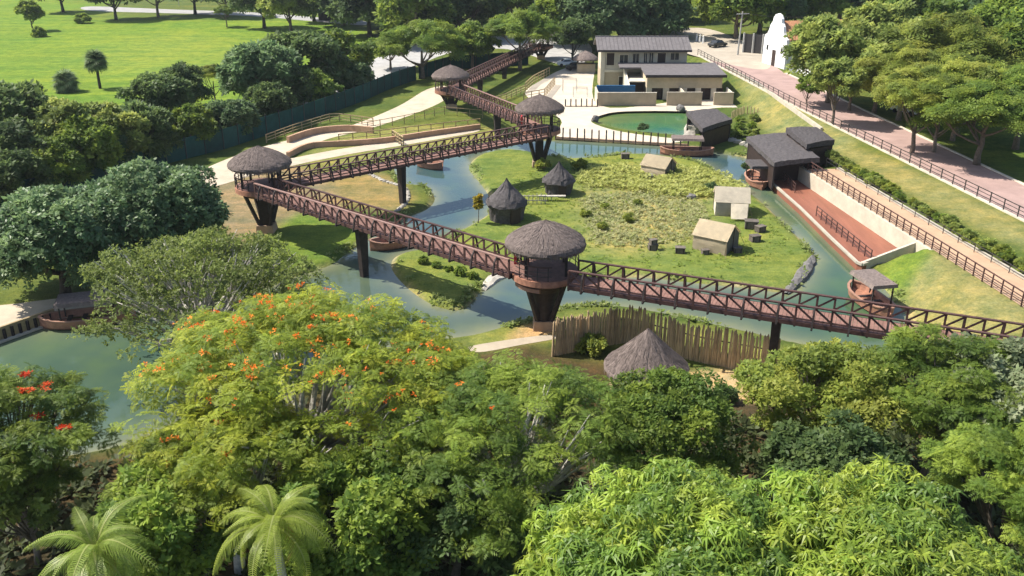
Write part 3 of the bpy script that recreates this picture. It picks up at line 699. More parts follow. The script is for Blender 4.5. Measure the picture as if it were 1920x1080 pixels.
# ---------------------------------------------------------------- palisade and round hut in front
pl = thing('palisade', 'tall palisade of brown bamboo stakes behind the round hut', 'palisade', G(1185, 640))
pp = resample(catmull([G(1036, 668), G(1075, 660), G(1125, 650), G(1180, 643), G(1225, 655), G(1300, 676), G(1380, 692), G(1455, 706)], False, 8), .125)
sm = [MB().lathe([(.078, -.3), (.082, .8), (.074, 1.9), (.074, 2.75), (.02, 2.9)], 6, (0, 0, 0), .008, random.Random(i)).mesh('stake', 'bamboo') for i in range(4)]
for i, p in enumerate(pp):
    inst('stake', sm[i % 4], pl, p - pl.location + Vector((R.uniform(-.03, .03), R.uniform(-.04, .04), 0)), (R.uniform(-.035, .035), R.uniform(-.035, .035), R.uniform(0, 6)), (1, 1, R.uniform(.9, 1.08)))
for z in (.7, 1.9):
    mb = MB()
    for a, b in zip(pp[::6], pp[6::6]): mb.beam(a + Vector((0, .12, z)), b + Vector((0, .12, z)), .07)
    mb.build('cross_rail', 'dark_wood', pl)
hc = G(1209, 728, 0); hut = thing('round_hut', 'round hut with brown conical thatched roof inside the palisade', 'hut', (hc.x, hc.y, 0))
thatch_cone(hc, 1.8, 2.8, 2.65, hut, 9, 'thatch', .35, 64, 1200, True)
MB().lathe([(2.4, -.1), (2.4, 1.8), (2.2, 1.8), (2.2, -.1)], 28, tuple(hc)).build('wall', 'bamboo', hut)

# ---------------------------------------------------------------- island: black huts, tents, crates, rocks
def black_hut(label, c, s, seed, rz):
    rnd = random.Random(seed); t = thing('black_hut', label, 'hut', (c.x, c.y, c.z), rz, 'black thatched huts on the island')
    n = 26; prof = [(1.25, -.1), (1.35, .6), (1.5, 1.2), (1.55, 1.4), (1.3, 1.75), (.9, 2.15), (.5, 2.55), (.2, 2.95), (.03, 3.25)]
    mb = MB().lathe([(r * s, z * s) for r, z in prof], n, (0, 0, 0), .1, rnd); mb.build('thatch', 'thatch_dark', t, off=(0, 0, 0))
    MB().lathe([(1.62 * s, 1.2 * s), (1.66 * s, 1.32 * s), (1.45 * s, 1.62 * s), (1.4 * s, 1.5 * s)], n, (0, 0, 0), .1, rnd).build('eave', 'thatch_dark', t, off=(0, 0, 0))
    MB().box(-.4 * s, -1.5 * s, 0, .4 * s, -1.2 * s, 1.15 * s).build('doorway', 'door_dark', t, off=(0, 0, 0))
    return t
black_hut('black thatched hut nearest the blue water', G(950, 410), 1.34, 4, .5)
black_hut('black thatched hut behind the wooden frames on the island', G(1047, 362), 1.14, 5, .2)
def tent(label, c, rz, w=2.6, d=2.8, h=2.1, wall=1.0, m='canvas', awn=False, seed=0):
    t = thing('canvas_tent', label, 'tent', (c.x, c.y, 0), rz, 'canvas tents on the island')
    a, b = w / 2, d / 2
    rnd = random.Random(seed)
    def panel(name, pts, mm):
        # subdivided slightly sagging sheet with thickness
        bm = bmesh.new(); N = 6; P = [Vector(p) for p in pts]; g = []
        nrm = (P[1] - P[0]).cross(P[3] - P[0]).normalized()
        for i in range(N + 1):
            row = []
            for j in range(N + 1):
                u, v = i / N, j / N; p = P[0].lerp(P[1], u).lerp(P[3].lerp(P[2], u), v)
                row.append(bm.verts.new(p - nrm * (.07 * math.sin(math.pi * u) * math.sin(math.pi * v) + rnd.uniform(-.012, .012))))
            g.append(row)
        for i in range(N):
            for j in range(N): bm.faces.new((g[i][j], g[i + 1][j], g[i + 1][j + 1], g[i][j + 1]))
        bmesh.ops.solidify(bm, geom=bm.faces[:], thickness=.03)
        me = bpy.data.meshes.new(name); bm.to_mesh(me); bm.free(); me.materials.append(MATS[mm])
        o = bpy.data.objects.new(name, me); COL.objects.link(o); o.parent = t
    e = .15
    panel('roof_panel', [(-a - e, -b - e, wall), (-a - e, b + e, wall), (0, b + e, h), (0, -b - e, h)], m)
    panel('roof_panel', [(a + e, b + e, wall), (a + e, -b - e, wall), (0, -b - e, h), (0, b + e, h)], m)
    panel('side_wall', [(-a - .12, -b, 0), (-a - .12, b, 0), (-a, b, wall), (-a, -b, wall)], m)
    panel('side_wall', [(a + .12, b, 0), (a + .12, -b, 0), (a, -b, wall), (a, b, wall)], m)
    for s, mm in ((-1, 'canvas_shaded'), (1, m)):  # first end darker: shade of the open end put into the canvas colour
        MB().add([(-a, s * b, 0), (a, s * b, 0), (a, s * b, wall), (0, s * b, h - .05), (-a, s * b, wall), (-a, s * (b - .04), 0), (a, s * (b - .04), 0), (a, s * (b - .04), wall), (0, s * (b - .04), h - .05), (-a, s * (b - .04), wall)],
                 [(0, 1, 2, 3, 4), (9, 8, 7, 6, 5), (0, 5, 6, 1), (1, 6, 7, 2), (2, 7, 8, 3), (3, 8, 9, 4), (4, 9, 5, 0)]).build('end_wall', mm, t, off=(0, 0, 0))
    for s in (-1, 1): MB().beam((0, s * (b + .1), 0), (0, s * (b + .1), h + .15), .06).build('pole', 'dark_wood', t, off=(0, 0, 0))
    for s in (-1, 1): MB().beam((s * a, -b, wall), (s * (a + .8), -b - .4, 0), .03).build('guy_rope', 'rail_wood', t, off=(0, 0, 0))
    if awn: panel('awning', [(-a - 1.7, b * .1, .25), (-a - .18, b * .1, wall - .05), (-a - .18, -b * .95, wall - .05), (-a - 1.7, -b * .85, .25)], m)
    return t
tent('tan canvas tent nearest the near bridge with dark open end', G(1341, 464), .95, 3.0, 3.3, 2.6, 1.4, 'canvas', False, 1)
tent('whitish canvas tent with hanging awning beside the channel', G(1369, 396), 1.42, 3.4, 3.4, 2.7, 1.5, 'canvas_white', True, 2)
tent('beige canvas tent among the leafy plants by the long boat', G(1234, 326), .95, 3.0, 3.2, 2.3, 1.2, 'canvas', False, 3)

def rock_mesh(seed, m='rock', sx=1, sy=1, sz=.7):
    rnd = random.Random(seed); bm = bmesh.new(); bmesh.ops.create_icosphere(bm, subdivisions=2, radius=.5)
    for v in bm.verts:
        f = 1 + rnd.uniform(-.18, .18); v.co = Vector((v.co.x * sx, v.co.y * sy, v.co.z * sz)) * f
    me = bpy.data.meshes.new('rock'); bm.to_mesh(me); bm.free(); me.materials.append(MATS[m]); return me
def rock(label, p, s, seed, m='rock', sx=1, sy=1, sz=.7, rz=0, group=None):
    o = bpy.data.objects.new('rock', rock_mesh(seed, m, sx, sy, sz)); COL.objects.link(o)
    o.location = p + Vector((0, 0, .2 * s)); o.scale = (s, s, s); o.rotation_euler = (0, 0, rz); return tag(o, label, 'rock', group)
def crate(label, p, s, rz, stack=0):
    t = thing('crate', label, 'crate', p, rz, 'dark crates on the island lawn')
    MB().box(-.42 * s, -.3 * s, 0, .42 * s, .3 * s, .5 * s).build('body', 'crate', t, off=(0, 0, 0))
    MB().box(-.46 * s, -.34 * s, .5 * s + .003, .46 * s, .34 * s, .57 * s).build('lid', 'crate', t, off=(0, 0, 0))
    for x in (-.3, .3): MB().box(x * s - .04, -.32 * s, .02, x * s + .04, -.3 * s - .002, .49 * s).build('batten', 'dark_wood', t, off=(0, 0, 0))
    return t
crate('lower dark crate of the pair standing alone on the lawn', G(1224, 468), 1.0, .1)
crate('upper dark crate stacked on another on the lawn', G(1224, 468) + Vector((0, .05, .58)), .8, .4)
crate('low dark crate with pale lid between stacked crates and tan tent', G(1275, 474), 1.05, -.15)
crate('dark crate at the front left foot of the tan tent', G(1322, 476), .8, .2)
crate('dark crate at the front right foot of the tan tent', G(1382, 473), .9, .1)
crate('brown crate on the lawn right of the tan tent', G(1415, 452), 1.1, .3)
crate('dark crate below the awning of the whitish tent', G(1408, 428), 1.5, -.2)
crate('second dark crate right of the whitish tent awning', G(1425, 434), 1.1, .5)
crate('dark low crate on the grass near the plaza tower shadow', G(1172, 297), 1.2, .05)
rock('dark rock among the shrubs left of the whitish tent', G(1296, 372), 1.0, 3)
rock('dark rock in front of the beige tent', G(1217, 335), 1.2, 4)
for i, (u, v, s, l) in enumerate([(1300, 248, 2.6, 'tall pale boulder on the pond edge below the small pavilion'), (1293, 262, 2.0, 'rough boulder at the river side of the small pavilion'), (1306, 235, 2.2, 'grey boulder at the upper pond edge by the pavilion'),
                              (1276, 207, 1.5, 'flat grey boulder at the far end of the pond'), (1116, 226, 1.2, 'small dark boulder at the left tip of the pond')]):
    rock(l, G(u, v), s, 20 + i, 'rock_light' if i < 2 else 'rock', 1, .9, .9)
# dark rocky bank beside the near tower and at the island tip
def bank(label, px, w, seed, hgt=.5, m='rock'):
    pts = resample([G(u, v, ZW) for u, v in px], .7); rnd = random.Random(seed); mb = MB(); n = len(pts)
    V = []
    for i, p in enumerate(pts):
        d = (pts[min(i + 1, n - 1)] - pts[max(i - 1, 0)]).normalized(); s = Vector((-d.y, d.x, 0))
        taper = math.sin(math.pi * (i + .4) / n) ** .5
        for a, z in ((-.5, -.3), (-.35, .25), (-.1, .5), (.15, .48), (.38, .3), (.5, -.3)):
            V.append(tuple(p + s * (a * w * taper + rnd.uniform(-.09, .09)) + Vector((0, 0, (z * hgt * 2 if z > 0 else z) * taper + rnd.uniform(-.06, .06)))))
    F = [(i * 6 + k, i * 6 + k + 1, (i + 1) * 6 + k + 1, (i + 1) * 6 + k) for i in range(n - 1) for k in range(5)]
    mb.add(V, F); return tag(mb.build('rock_bank', m), label, 'rock')
bank('dark rocky bank at the island tip by the green channel', [(1527, 480), (1510, 505), (1492, 530), (1472, 552)], 1.6, 1)
bank('grey stone bank at the waterside left of the near tower', [(905, 545), (925, 524), (950, 514), (985, 520)], 1.5, 2, .3, 'rock_light')

# ---------------------------------------------------------------- the two-storey house with annexe
hs = thing('house', 'two storey cream house with grey pitched roof above the plaza', 'house', (23.3, 166, 0))
HX0, HX1, HY0, HY1, HZ = 15.8, 30.8, 162.5, 169.5, 6.7
hx = lambda u: HX0 + (u - 1127) / 156 * 15
hz = lambda v: (168 - v) / 10.7
WT = .3
MB().box(HX0, HY0 + .35, -.3, HX1, HY1, 3.2).build('lower_wall', 'tan_wall', hs)
MB().box(HX0, HY0 + .35, 3.203, HX1, HY1, HZ).build('upper_wall', 'cream_wall', hs)
MB().box(HX0 - .15, HY0 + .1, -.3, HX0 + .55, HY0 + .345, HZ).build('corner_pier', 'cream_wall', hs)
MB().box(HX0 + .552, HY0 + .2, 3.0, HX1 + .1, HY0 + .345, 3.45).build('string_course', 'cream_wall', hs)
rf = MB().hexa([(HX0 - .9, HY0 - .8, HZ + .02), (HX1 + .6, HY0 - .8, HZ + .02), (HX1 + .6, HY0 + 4, HZ + 1.72), (HX0 - .9, HY0 + 4, HZ + 1.72)], [(HX0 - .9, HY0 - .8, HZ + .24), (HX1 + .6, HY0 - .8, HZ + .24), (HX1 + .6, HY0 + 4, HZ + 1.95), (HX0 - .9, HY0 + 4, HZ + 1.95)]).build('front_roof', 'roof_grey', hs)
MB().beam((HX0 - .9, HY0 - .84, HZ + .1), (HX1 + .6, HY0 - .84, HZ + .1), .1, .34).build('fascia', 'roof_fascia', rf)
MB().beam((HX0 - .95, HY0 + 4, HZ + 1.97), (HX1 + .65, HY0 + 4, HZ + 1.97), .35, .16).build('ridge', 'roof_grey', rf)
mb = MB(); rib = MB().beam((0, HY0 - .8, HZ + .26), (0, HY0 + 3.9, HZ + 1.96), .06, .06)
for i in range(24): inst('roof_seam', bpy.data.meshes.get('roof_seam') or rib.mesh('roof_seam', 'roof_grey', (0, 0, 0)), rf, Vector((HX0 - .6 + i * .68, 0, 0)) - hs.location)
MB().hexa([(HX0 - .9, HY0 + 4.01, HZ + 1.72), (HX1 + .6, HY0 + 4.01, HZ + 1.72), (HX1 + .6, HY1 + .8, HZ), (HX0 - .9, HY1 + .8, HZ)], [(HX0 - .9, HY0 + 4.01, HZ + 1.94), (HX1 + .6, HY0 + 4.01, HZ + 1.94), (HX1 + .6, HY1 + .8, HZ + .22), (HX0 - .9, HY1 + .8, HZ + .22)]).build('rear_roof', 'roof_grey', hs)
for s in (HX0 + .02, HX1 - .32):
    mb = MB(); mb.add([(s, HY0 + .4, HZ), (s, HY1, HZ), (s, HY0 + 4, HZ + 1.7), (s + .3, HY0 + .4, HZ), (s + .3, HY1, HZ), (s + .3, HY0 + 4, HZ + 1.7)], [(0, 2, 1), (3, 4, 5), (0, 1, 4, 3), (1, 2, 5, 4), (2, 0, 3, 5)]); mb.build('gable', 'cream_wall', hs)
def window(parent, x0, x1, z0, z1, y, door=False, frame='cream_wall', glass='glass'):
    w = MB().box(x0, y - .05, z0, x1, y + .02, z1).build('door' if door else 'window', 'door_dark' if door else glass, parent)
    mb = MB(); f = .09
    mb.box(x0 - f, y - .13, z0 - f, x0, y + .02, z1 + f); mb.box(x1, y - .13, z0 - f, x1 + f, y + .02, z1 + f)
    mb.box(x0, y - .13, z1, x1, y + .02, z1 + f)
    mb.build('frame', frame, w)
    if not door: MB().box(x0 - .15, y - .22, z0 - .12, x1 + .15, y + .02, z0 - .001).build('sill', frame, w); MB().box((x0 + x1) / 2 - .04, y - .09, z0, (x0 + x1) / 2 + .04, y - .052, z1).build('mullion', frame, w)
yf = HY0 + .35
for a, b, c, d, dr in ((1136, 1150, 95.5, 123, 1), (1160, 1175, 104, 119, 0), (1184, 1195, 102, 120, 0), (1204, 1210, 99, 120, 0), (1214, 1221, 99, 118, 0), (1229, 1244, 98, 122, 1), (1253, 1268, 99, 113, 0)):
    window(hs, hx(a), hx(b), max(hz(d), 3.5), min(hz(c), 6.3), yf, dr)
window(hs, hx(1160), hx(1168), .1, 2.2, yf, True)
MB().box(HX1 + .0, HY0 + .34, 3.3, HX1 + .25, HY0 + .9, 4.6).build('stair_post', 'white_wall', hs)
# annexe
an = thing('annexe', 'single storey tan annexe with flat grey roof in front of the house', 'building', (29, 157, 0))
AX0, AX1, AY0, AY1 = 22.6, 35.2, 153.2, 162.3
MB().box(AX0, AY0, 1.95, AX1, AY1, 3.95).build('upper_wall', 'tan_wall', an)
ops = [(1219, 1240), (1251, 1271), (1284, 1300), (1310, 1329), (1338, 1352)]
ux = lambda u: G(u, 184).x
edges = [AX0] + [e for a, b in ops for e in (ux(a), ux(b))] + [AX1]
for i in range(0, len(edges), 2):
    if edges[i + 1] > edges[i]: MB().box(edges[i], AY0 + .01, -.3, edges[i + 1], AY0 + .4, 1.947).build('pier', 'cream_wall', an)
for i, (a, b) in enumerate(ops):
    d = MB().box(ux(a), AY0 + .5, -.2, ux(b), AY0 + .56, 1.94).build('doorway', 'door_dark', an)
    if i != 2: MB().box(ux(a) + .08, AY0 + .3, -.1, ux(a) + .75, AY0 + .36, 1.85).build('door_leaf', 'dark_wood', d)
MB().box(AX0 + .2, AY0 + .6, -.3, AX1 - .2, AY1, 1.948).build('core', 'tan_wall', an)
ar = MB().hexa([(18.6, AY0 - .9, 3.96), (AX1 + .5, AY0 - .9, 3.96), (AX1 + .5, AY1, 4.5), (18.6, AY1, 4.5)], [(18.6, AY0 - .9, 4.2), (AX1 + .5, AY0 - .9, 4.2), (AX1 + .5, AY1, 4.74), (18.6, AY1, 4.74)])
ar = MB().hexa([(22.2, AY0 - .9, 3.96), (AX1 + .5, AY0 - .9, 3.96), (AX1 + .5, AY1, 4.5), (18.6, AY1, 4.5), (18.6, 158.5, 4.27), (22.2, 158.5, 4.27)], [(22.2, AY0 - .9, 4.2), (AX1 + .5, AY0 - .9, 4.2), (AX1 + .5, AY1, 4.74), (18.6, AY1, 4.74), (18.6, 158.5, 4.51), (22.2, 158.5, 4.51)]).build('roof', 'roof_grey', an)
MB().beam((22.2, AY0 - .93, 4.05), (AX1 + .5, AY0 - .93, 4.05), .08, .45).build('fascia', 'roof_fascia', ar)
MB().hexa([(19.6, 153.6, 0), (19.85, 153.6, 0), (19.85, 162.2, 0), (19.6, 162.2, 0)], [(19.6, 153.6, 2.2), (19.85, 153.6, 2.2), (19.85, 162.2, 4.2), (19.6, 162.2, 4.2)]).build('wing_wall', 'cream_wall', an)
MB().box(19.86, 155.0, 2.6, 22.59, 162.2, 2.75).build('terrace', 'cream_kerb', an)
MB().box(19.86, 156.2, -.2, 22.59, 156.4, 2.59).build('recess_wall', 'door_dark', an)
# courtyard walls
def wall(label, x0, x1, y, h, m='tan_wall', back=None):
    t = thing('courtyard_wall', label, 'wall', ((x0 + x1) / 2, y, 0), group='tan courtyard walls in front of the annexe')
    MB().box(x0, y, -.3, x1, y + .25, h).build('front', m, t)
    MB().box(x0 - .04, y - .04, h + .003, x1 + .04, y + .29, h + .09).build('coping', 'cream_kerb', t)
    for xb in (back or []): MB().hexa([(xb, y + .253, -.3), (xb + .22, y + .253, -.3), (xb + .22, 153.1, -.3), (xb, 153.1, -.3)], [(xb, y + .253, h), (xb + .22, y + .253, h), (xb + .22, 153.1, h + .1), (xb, 153.1, h + .1)]).build('side_wall', 'cream_wall', t)
    return t
cw = wall('leftmost tan courtyard wall with blue inner face', 13.9, 23.5, 148, 2.1, back=(13.9,))
MB().box(14.15, 152.6, -.2, 20.6, 152.9, 2.5).build('blue_tarp', 'tarp_blue', cw)
wall('middle tan courtyard wall in front of the annexe doors', 25.3, 31.0, 148.3, 2.1, back=(28.0,))
wall('short rightmost tan courtyard wall near the grass slope', 33.0, 36.2, 148.6, 2.0, back=(35.9,))
# small kiosk left of the house and thin metal frames on the plaza
kc = G(1097, 135); ks = thing('kiosk', 'small thatched kiosk between the cars and the house', 'kiosk', (kc.x, kc.y, 0))
MB().box(kc.x - 1.6, kc.y - 1.2, -.1, kc.x + 1.9, kc.y + 1.2, 1.7).build('counter', 'tan_wall', ks)
thatch_cone(kc, 2.7, 2.5, 1.4, ks, 31, 'thatch', .3, 32, 100)
for a in (-1, 1):
    for b in (-1, 1): MB().beam((kc.x + 1.5 * a, kc.y + 1.1 * b, 0), (kc.x + 1.5 * a, kc.y + 1.1 * b, 2.9), .16).build('post', 'dark_wood', ks)
for i, (u, v, l) in enumerate([(1068, 172, 'thin metal pergola frame on the pale plaza'), (1088, 180, 'second thin metal frame nearer the courtyard wall')]):
    p = G(u, v); t = thing('metal_frame', l, 'frame', p)
    for a in (-1.2, 1.2):
        for b in (-.9, .9): MB().beam((p.x + a, p.y + b, 0), (p.x + a, p.y + b, 2.2 - i * .8), .06).build('post', 'metal_grey', t)
    for z in (2.2 - i * .8,):
        for b in (-.9, 0, .9): MB().beam((p.x - 1.25, p.y + b, z), (p.x + 1.25, p.y + b, z), .05).build('bar', 'metal_grey', t)
# retaining wall on the slope right of the annexe
sw_ = thing('slope_wall', 'long low pale wall on the grass slope below the road', 'wall', on(1450, 180))
P = resample([on(1362, 128), on(1420, 160), on(1480, 203), on(1540, 246)], 3)
mb = MB()
for a, b in zip(P, P[1:]): mb.beam(a + Vector((0, 0, .1)), b + Vector((0, 0, .1)), .35, .8)
mb.build('wall', 'cream_kerb', sw_)
# low stone edging by the pond pavilion
ew = thing('garden_wall', 'low pale stone edging along the grass behind the boats', 'wall', G(1370, 270))
P = resample([G(1330, 258), G(1370, 264), G(1400, 274), G(1425, 288)], 1.2); sm_ = [rock_mesh(60 + i, 'rock_light', 1.3, .6, .8) for i in range(4)]
for i, p in enumerate(P): inst('stone', sm_[i % 4], ew, p - ew.location + Vector((0, 0, .15)), (0, 0, R.uniform(-.3, .3)), (1.0, 1.0, 1.0))

# ---------------------------------------------------------------- white chapel
ch = thing('chapel', 'white chapel with curved gable and orange tile roof by the road', 'chapel', (49, 172.5, ZR))
ca, cb_ = Vector((47.9, 177.0, ZR)), Vector((49.8, 168.6, ZR)); ax = (cb_ - ca); CL = ax.length; ax.normalize(); nx_ = Vector((ax.y, -ax.x, 0)); inn = Vector((-ax.y, ax.x, 0))
if inn.x < 0: inn = -inn
prof = [(0, -.5), (CL, -.5), (CL, 4.6), (CL - .2, 5.2), (CL - 1.0, 5.6), (CL - 1.5, 6.3), (CL - 1.9, 7.3), (CL - 2.6, 7.9), (CL - 2.8, 8.6), (CL / 2 + .9, 9.2), (CL / 2, 9.45), (CL / 2 - .9, 9.2), (2.8, 8.6), (2.6, 7.9), (1.9, 7.3), (1.5, 6.3), (1.0, 5.6), (.2, 5.2), (0, 4.6)]
f0 = [ca + ax * a + Vector((0, 0, b)) for a, b in prof]; f1 = [p + inn * .5 for p in f0]
MB().hexa(f0, f1).build('facade', 'white_wall', ch)
def cbox(a0, a1, d0, d1, z0, z1): return MB().hexa([ca + ax * a + inn * d + Vector((0, 0, z0)) for a, d in ((a0, d0), (a1, d0), (a1, d1), (a0, d1))], [ca + ax * a + inn * d + Vector((0, 0, z1)) for a, d in ((a0, d0), (a1, d0), (a1, d1), (a0, d1))])
cbox(.4, CL - .4, .51, 13, -.5, 5.3).build('nave', 'white_wall', ch)
rfm = MB()
for s, e in ((0, CL / 2), (CL, CL / 2)):
    rfm.hexa([ca + ax * (s + (-.3 if s == 0 else .3)) + inn * .52 + Vector((0, 0, 5.1)), ca + ax * e + inn * .52 + Vector((0, 0, 7.9)), ca + ax * e + inn * 13.4 + Vector((0, 0, 7.9)), ca + ax * (s + (-.3 if s == 0 else .3)) + inn * 13.4 + Vector((0, 0, 5.1))],
             [ca + ax * (s + (-.3 if s == 0 else .3)) + inn * .52 + Vector((0, 0, 5.3)), ca + ax * e + inn * .52 + Vector((0, 0, 8.1)), ca + ax * e + inn * 13.4 + Vector((0, 0, 8.1)), ca + ax * (s + (-.3 if s == 0 else .3)) + inn * 13.4 + Vector((0, 0, 5.3))])
rfm.build('tile_roof', 'orange_tile', ch)
cbox(CL / 2 - .65, CL / 2 + .65, -.06, .1, -.2, 2.9).build('door', 'door_dark', ch)
cbox(1.3, 1.9, -.06, .1, 2.6, 3.5).build('window', 'glass', ch); cbox(CL - 1.9, CL - 1.3, -.06, .1, 2.6, 3.5).build('window', 'glass', ch)
t = thing('garden_wall', 'low white garden wall running beside the chapel', 'wall', on(1490, 138))
mb = MB(); P = [G(1476, 135, ZR), G(1496, 136, ZR), G(1520, 146, ZR), G(1545, 155, ZR)]
for a, b in zip(P, P[1:]): mb.beam(a + Vector((0, 0, .5)), b + Vector((0, 0, .5)), .3, 1.6)
mb.build('wall', 'white_wall', t)
# utility pole
p = G(1383, 103, ZR); up_ = thing('utility_pole', 'grey utility pole with crossarm beside the dark gate', 'pole', p)
MB().tube([p, p + Vector((.2, 0, 8.4))], [.2, .13], 8).build('pole', 'pole_grey', up_)
MB().beam(p + Vector((-.9, 0, 7.9)), p + Vector((1.5, 0, 8.0)), .16).build('crossarm', 'pole_grey', up_)
MB().tube([p + Vector((.4, 0, 8.05)), p + Vector((6, -1, 7.5)), p + Vector((14, -3, 7.6))], [.03, .03, .03], 5).build('cable', 'metal_dark', up_)
# dark gate wall behind the pole, white arches
t = thing('gate_wall', 'dark metal gate wall in tree shade behind the utility pole', 'wall', G(1405, 98, ZR))
a, b = G(1392, 98, ZR), G(1428, 101, ZR)
MB().beam(a + Vector((0, 0, 1.8)), b + Vector((0, 0, 1.8)), .25, 3.8).build('panel', 'metal_dark', t)
for k in range(3):
    q_ = a.lerp(b, k / 2); MB().beam(q_ + Vector((0, -.2, 0)), q_ + Vector((0, -.2, 3.9)), .3).build('post', 'pole_grey', t)
am = MB().tube([(-.6, 0, 0), (-.6, 0, 1.0), (-.4, 0, 1.4), (0, 0, 1.55), (.4, 0, 1.4), (.6, 0, 1.0), (.6, 0, 0)], [.11] * 7, 6)
for k, (u, v) in enumerate([(1306, 77), (1312, 79), (1318, 81)]):
    p = G(u, v, ZR); o = bpy.data.objects.new('cycle_stand', am.mesh('cycle_stand', 'white_wall')); COL.objects.link(o); o.location = p; o.rotation_euler = (0, 0, 1.2)
    tag(o, ['leftmost white arch of the row behind the house', 'middle white arch of the row behind the house', 'rightmost white arch of the row behind the house'][k], 'arch', 'white arches by the drive')

# ---------------------------------------------------------------- cars
def car(label, p, rz, m='car_white'):
    t = thing('parked_car', label, 'car', p, rz)
    side = [(-2.1, .35), (-2.15, .75), (-1.9, .95), (-1.3, 1.0), (-.8, 1.42), (.5, 1.45), (1.15, 1.0), (1.95, .85), (2.15, .6), (2.1, .35)]
    n = len(side); V = []
    for y, k in ((-.85, 1), (.85, 1)):
        for x, z in side: V.append((x, y * (.82 if z > 1.2 else 1), z))
    MB().add(V, [tuple(range(n - 1, -1, -1)), tuple(range(n, 2 * n))] + [(i, (i + 1) % n, n + (i + 1) % n, n + i) for i in range(n)]).build('body', m, t, off=(0, 0, 0))
    MB().add([(-1.22, -.72, 1.04), (-1.22, .72, 1.04), (-.83, .66, 1.41), (-.83, -.66, 1.41), (-1.25, -.72, 1.06), (-1.25, .72, 1.06), (-.86, .66, 1.43), (-.86, -.66, 1.43)], [(0, 1, 2, 3), (7, 6, 5, 4), (0, 4, 5, 1), (1, 5, 6, 2), (2, 6, 7, 3), (3, 7, 4, 0)]).build('rear_window', 'glass', t, off=(0, 0, 0))
    MB().add([(1.1, -.72, 1.05), (1.1, .72, 1.05), (.53, .66, 1.44), (.53, -.66, 1.44), (1.14, -.72, 1.07), (1.14, .72, 1.07), (.57, .66, 1.46), (.57, -.66, 1.46)], [(0, 1, 2, 3), (7, 6, 5, 4), (0, 4, 5, 1), (1, 5, 6, 2), (2, 6, 7, 3), (3, 7, 4, 0)]).build('windscreen', 'glass', t, off=(0, 0, 0))
    for s in (-1, 1):
        MB().hexa([(-1.1, s * .8, 1.03), (.95, s * .8, 1.03), (.95, s * .868, 1.03), (-1.1, s * .868, 1.03)], [(-.75, s * .7, 1.36), (.45, s * .7, 1.36), (.45, s * .73, 1.36), (-.75, s * .73, 1.36)]).build('side_window', 'glass', t, off=(0, 0, 0))
        for x in (-1.35, 1.35):
            MB().tube([(x, s * .66, .33), (x, s * .9, .33)], [.33, .33], 14).build('wheel', 'tyre', t, off=(0, 0, 0))
        MB().box(2.08, s * .6 - .15, .62, 2.16, s * .6 + .15, .76).build('headlight', 'metal_grey', t, off=(0, 0, 0))
    return t
car('white car under the feathery tree beyond the pink road', G(1699, 213, ZR), 2.1)
car('white car parked by the distant tower beside the kiosk', G(1064, 124), .1)
car('dark car parked left of the kiosk', G(1080, 131), .15, 'car_dark')
car('dark car in the shaded drive behind the house', G(1345, 88, ZR), .6, 'car_dark')

# ---------------------------------------------------------------- teal screen fence, timber rail fences, terrace
def screen(label, px, step=3.0, h=2.7):
    t = thing('screen_fence', label, 'fence', G(*px[0])); P = resample([G(u, v) for u, v in px], step)
    for a, b in zip(P, P[1:]):
        MB().beam(a + Vector((0, 0, h / 2)), b + Vector((0, 0, h / 2)), .05, h).build('panel', 'teal_mesh', t)
    pmesh = MB().box(-.06, -.06, -.2, .06, .06, h + .25).mesh('post', 'metal_dark')
    for p in P: inst('post', pmesh, t, p - t.location + Vector((0, -.12, 0)))
screen('long dark teal screen fence below the row of trees on the left', [(-80, 415), (100, 370), (260, 320), (420, 280), (560, 234), (680, 190), (730, 167), (780, 150)])
screen('far teal screen fence behind the low thatched tower', [(786, 148), (850, 130), (990, 121)])
tf = lambda px, z=0: [G(u, v, z) for u, v in px]
rail_fence('timber_fence', 'timber rail fence on the curved terrace behind the corner tower', tf([(500, 268), (560, 246), (626, 226), (700, 236)]), 1.2, 2.2, 3, 'rail_wood', pw=.12, rw=.08)
rail_fence('timber_fence', 'timber rail fence along the brown terrace wall', tf([(636, 268), (700, 262), (780, 252), (900, 238)]), 1.25, 1.9, 2, 'rail_wood', pw=.12, rw=.07)
rail_fence('timber_fence', 'timber fence between terrace wall and sandy footpath', tf([(690, 245), (760, 232), (830, 215), (905, 222)]), 1.3, 2.2, 2, 'rail_wood', pw=.1, rw=.05)
rail_fence('timber_fence', 'yellow timber rails beside the plaza ramp', tf([(905, 205), (950, 188), (985, 172)]), 1.2, 2.0, 3, 'rail_wood', pw=.12, rw=.08)
rail_fence('timber_fence', 'upper timber rails along the plaza edge', tf([(985, 172), (1000, 158), (1030, 142)]), 1.6, 1.8, 3, 'rail_wood', pw=.14, rw=.09)
rail_fence('timber_fence', 'inner timber rails on the left of the plaza', tf([(982, 190), (1020, 184), (1040, 160)]), 1.5, 1.6, 3, 'rail_wood', pw=.14, rw=.08)
rail_fence('timber_gate', 'small yellow timber stile standing beside the terrace fence', tf([(736, 262), (757, 276)]), 1.4, .9, 3, 'rail_wood', pw=.14, rw=.09, cat='stile')
tw_ = thing('terrace_wall', 'low brown curved retaining wall of the terrace', 'wall', G(640, 275))
P = resample(catmull(tf([(540, 296), (580, 278), (640, 274), (720, 268), (800, 256), (900, 242)]), False, 6), 1.0)
mb = MB()
for a, b in zip(P, P[1:]): mb.beam(a + Vector((0, 0, .3)), b + Vector((0, 0, .3)), .4, .9)
mb.build('wall', 'terrace_wall', tw_)
tw_ = thing('terrace_wall', 'upper brown retaining wall below the curved timber fence', 'wall', G(620, 245))
P = resample(catmull(tf([(540, 268), (590, 252), (650, 246), (700, 250)]), False, 6), 1.0)
mb = MB()
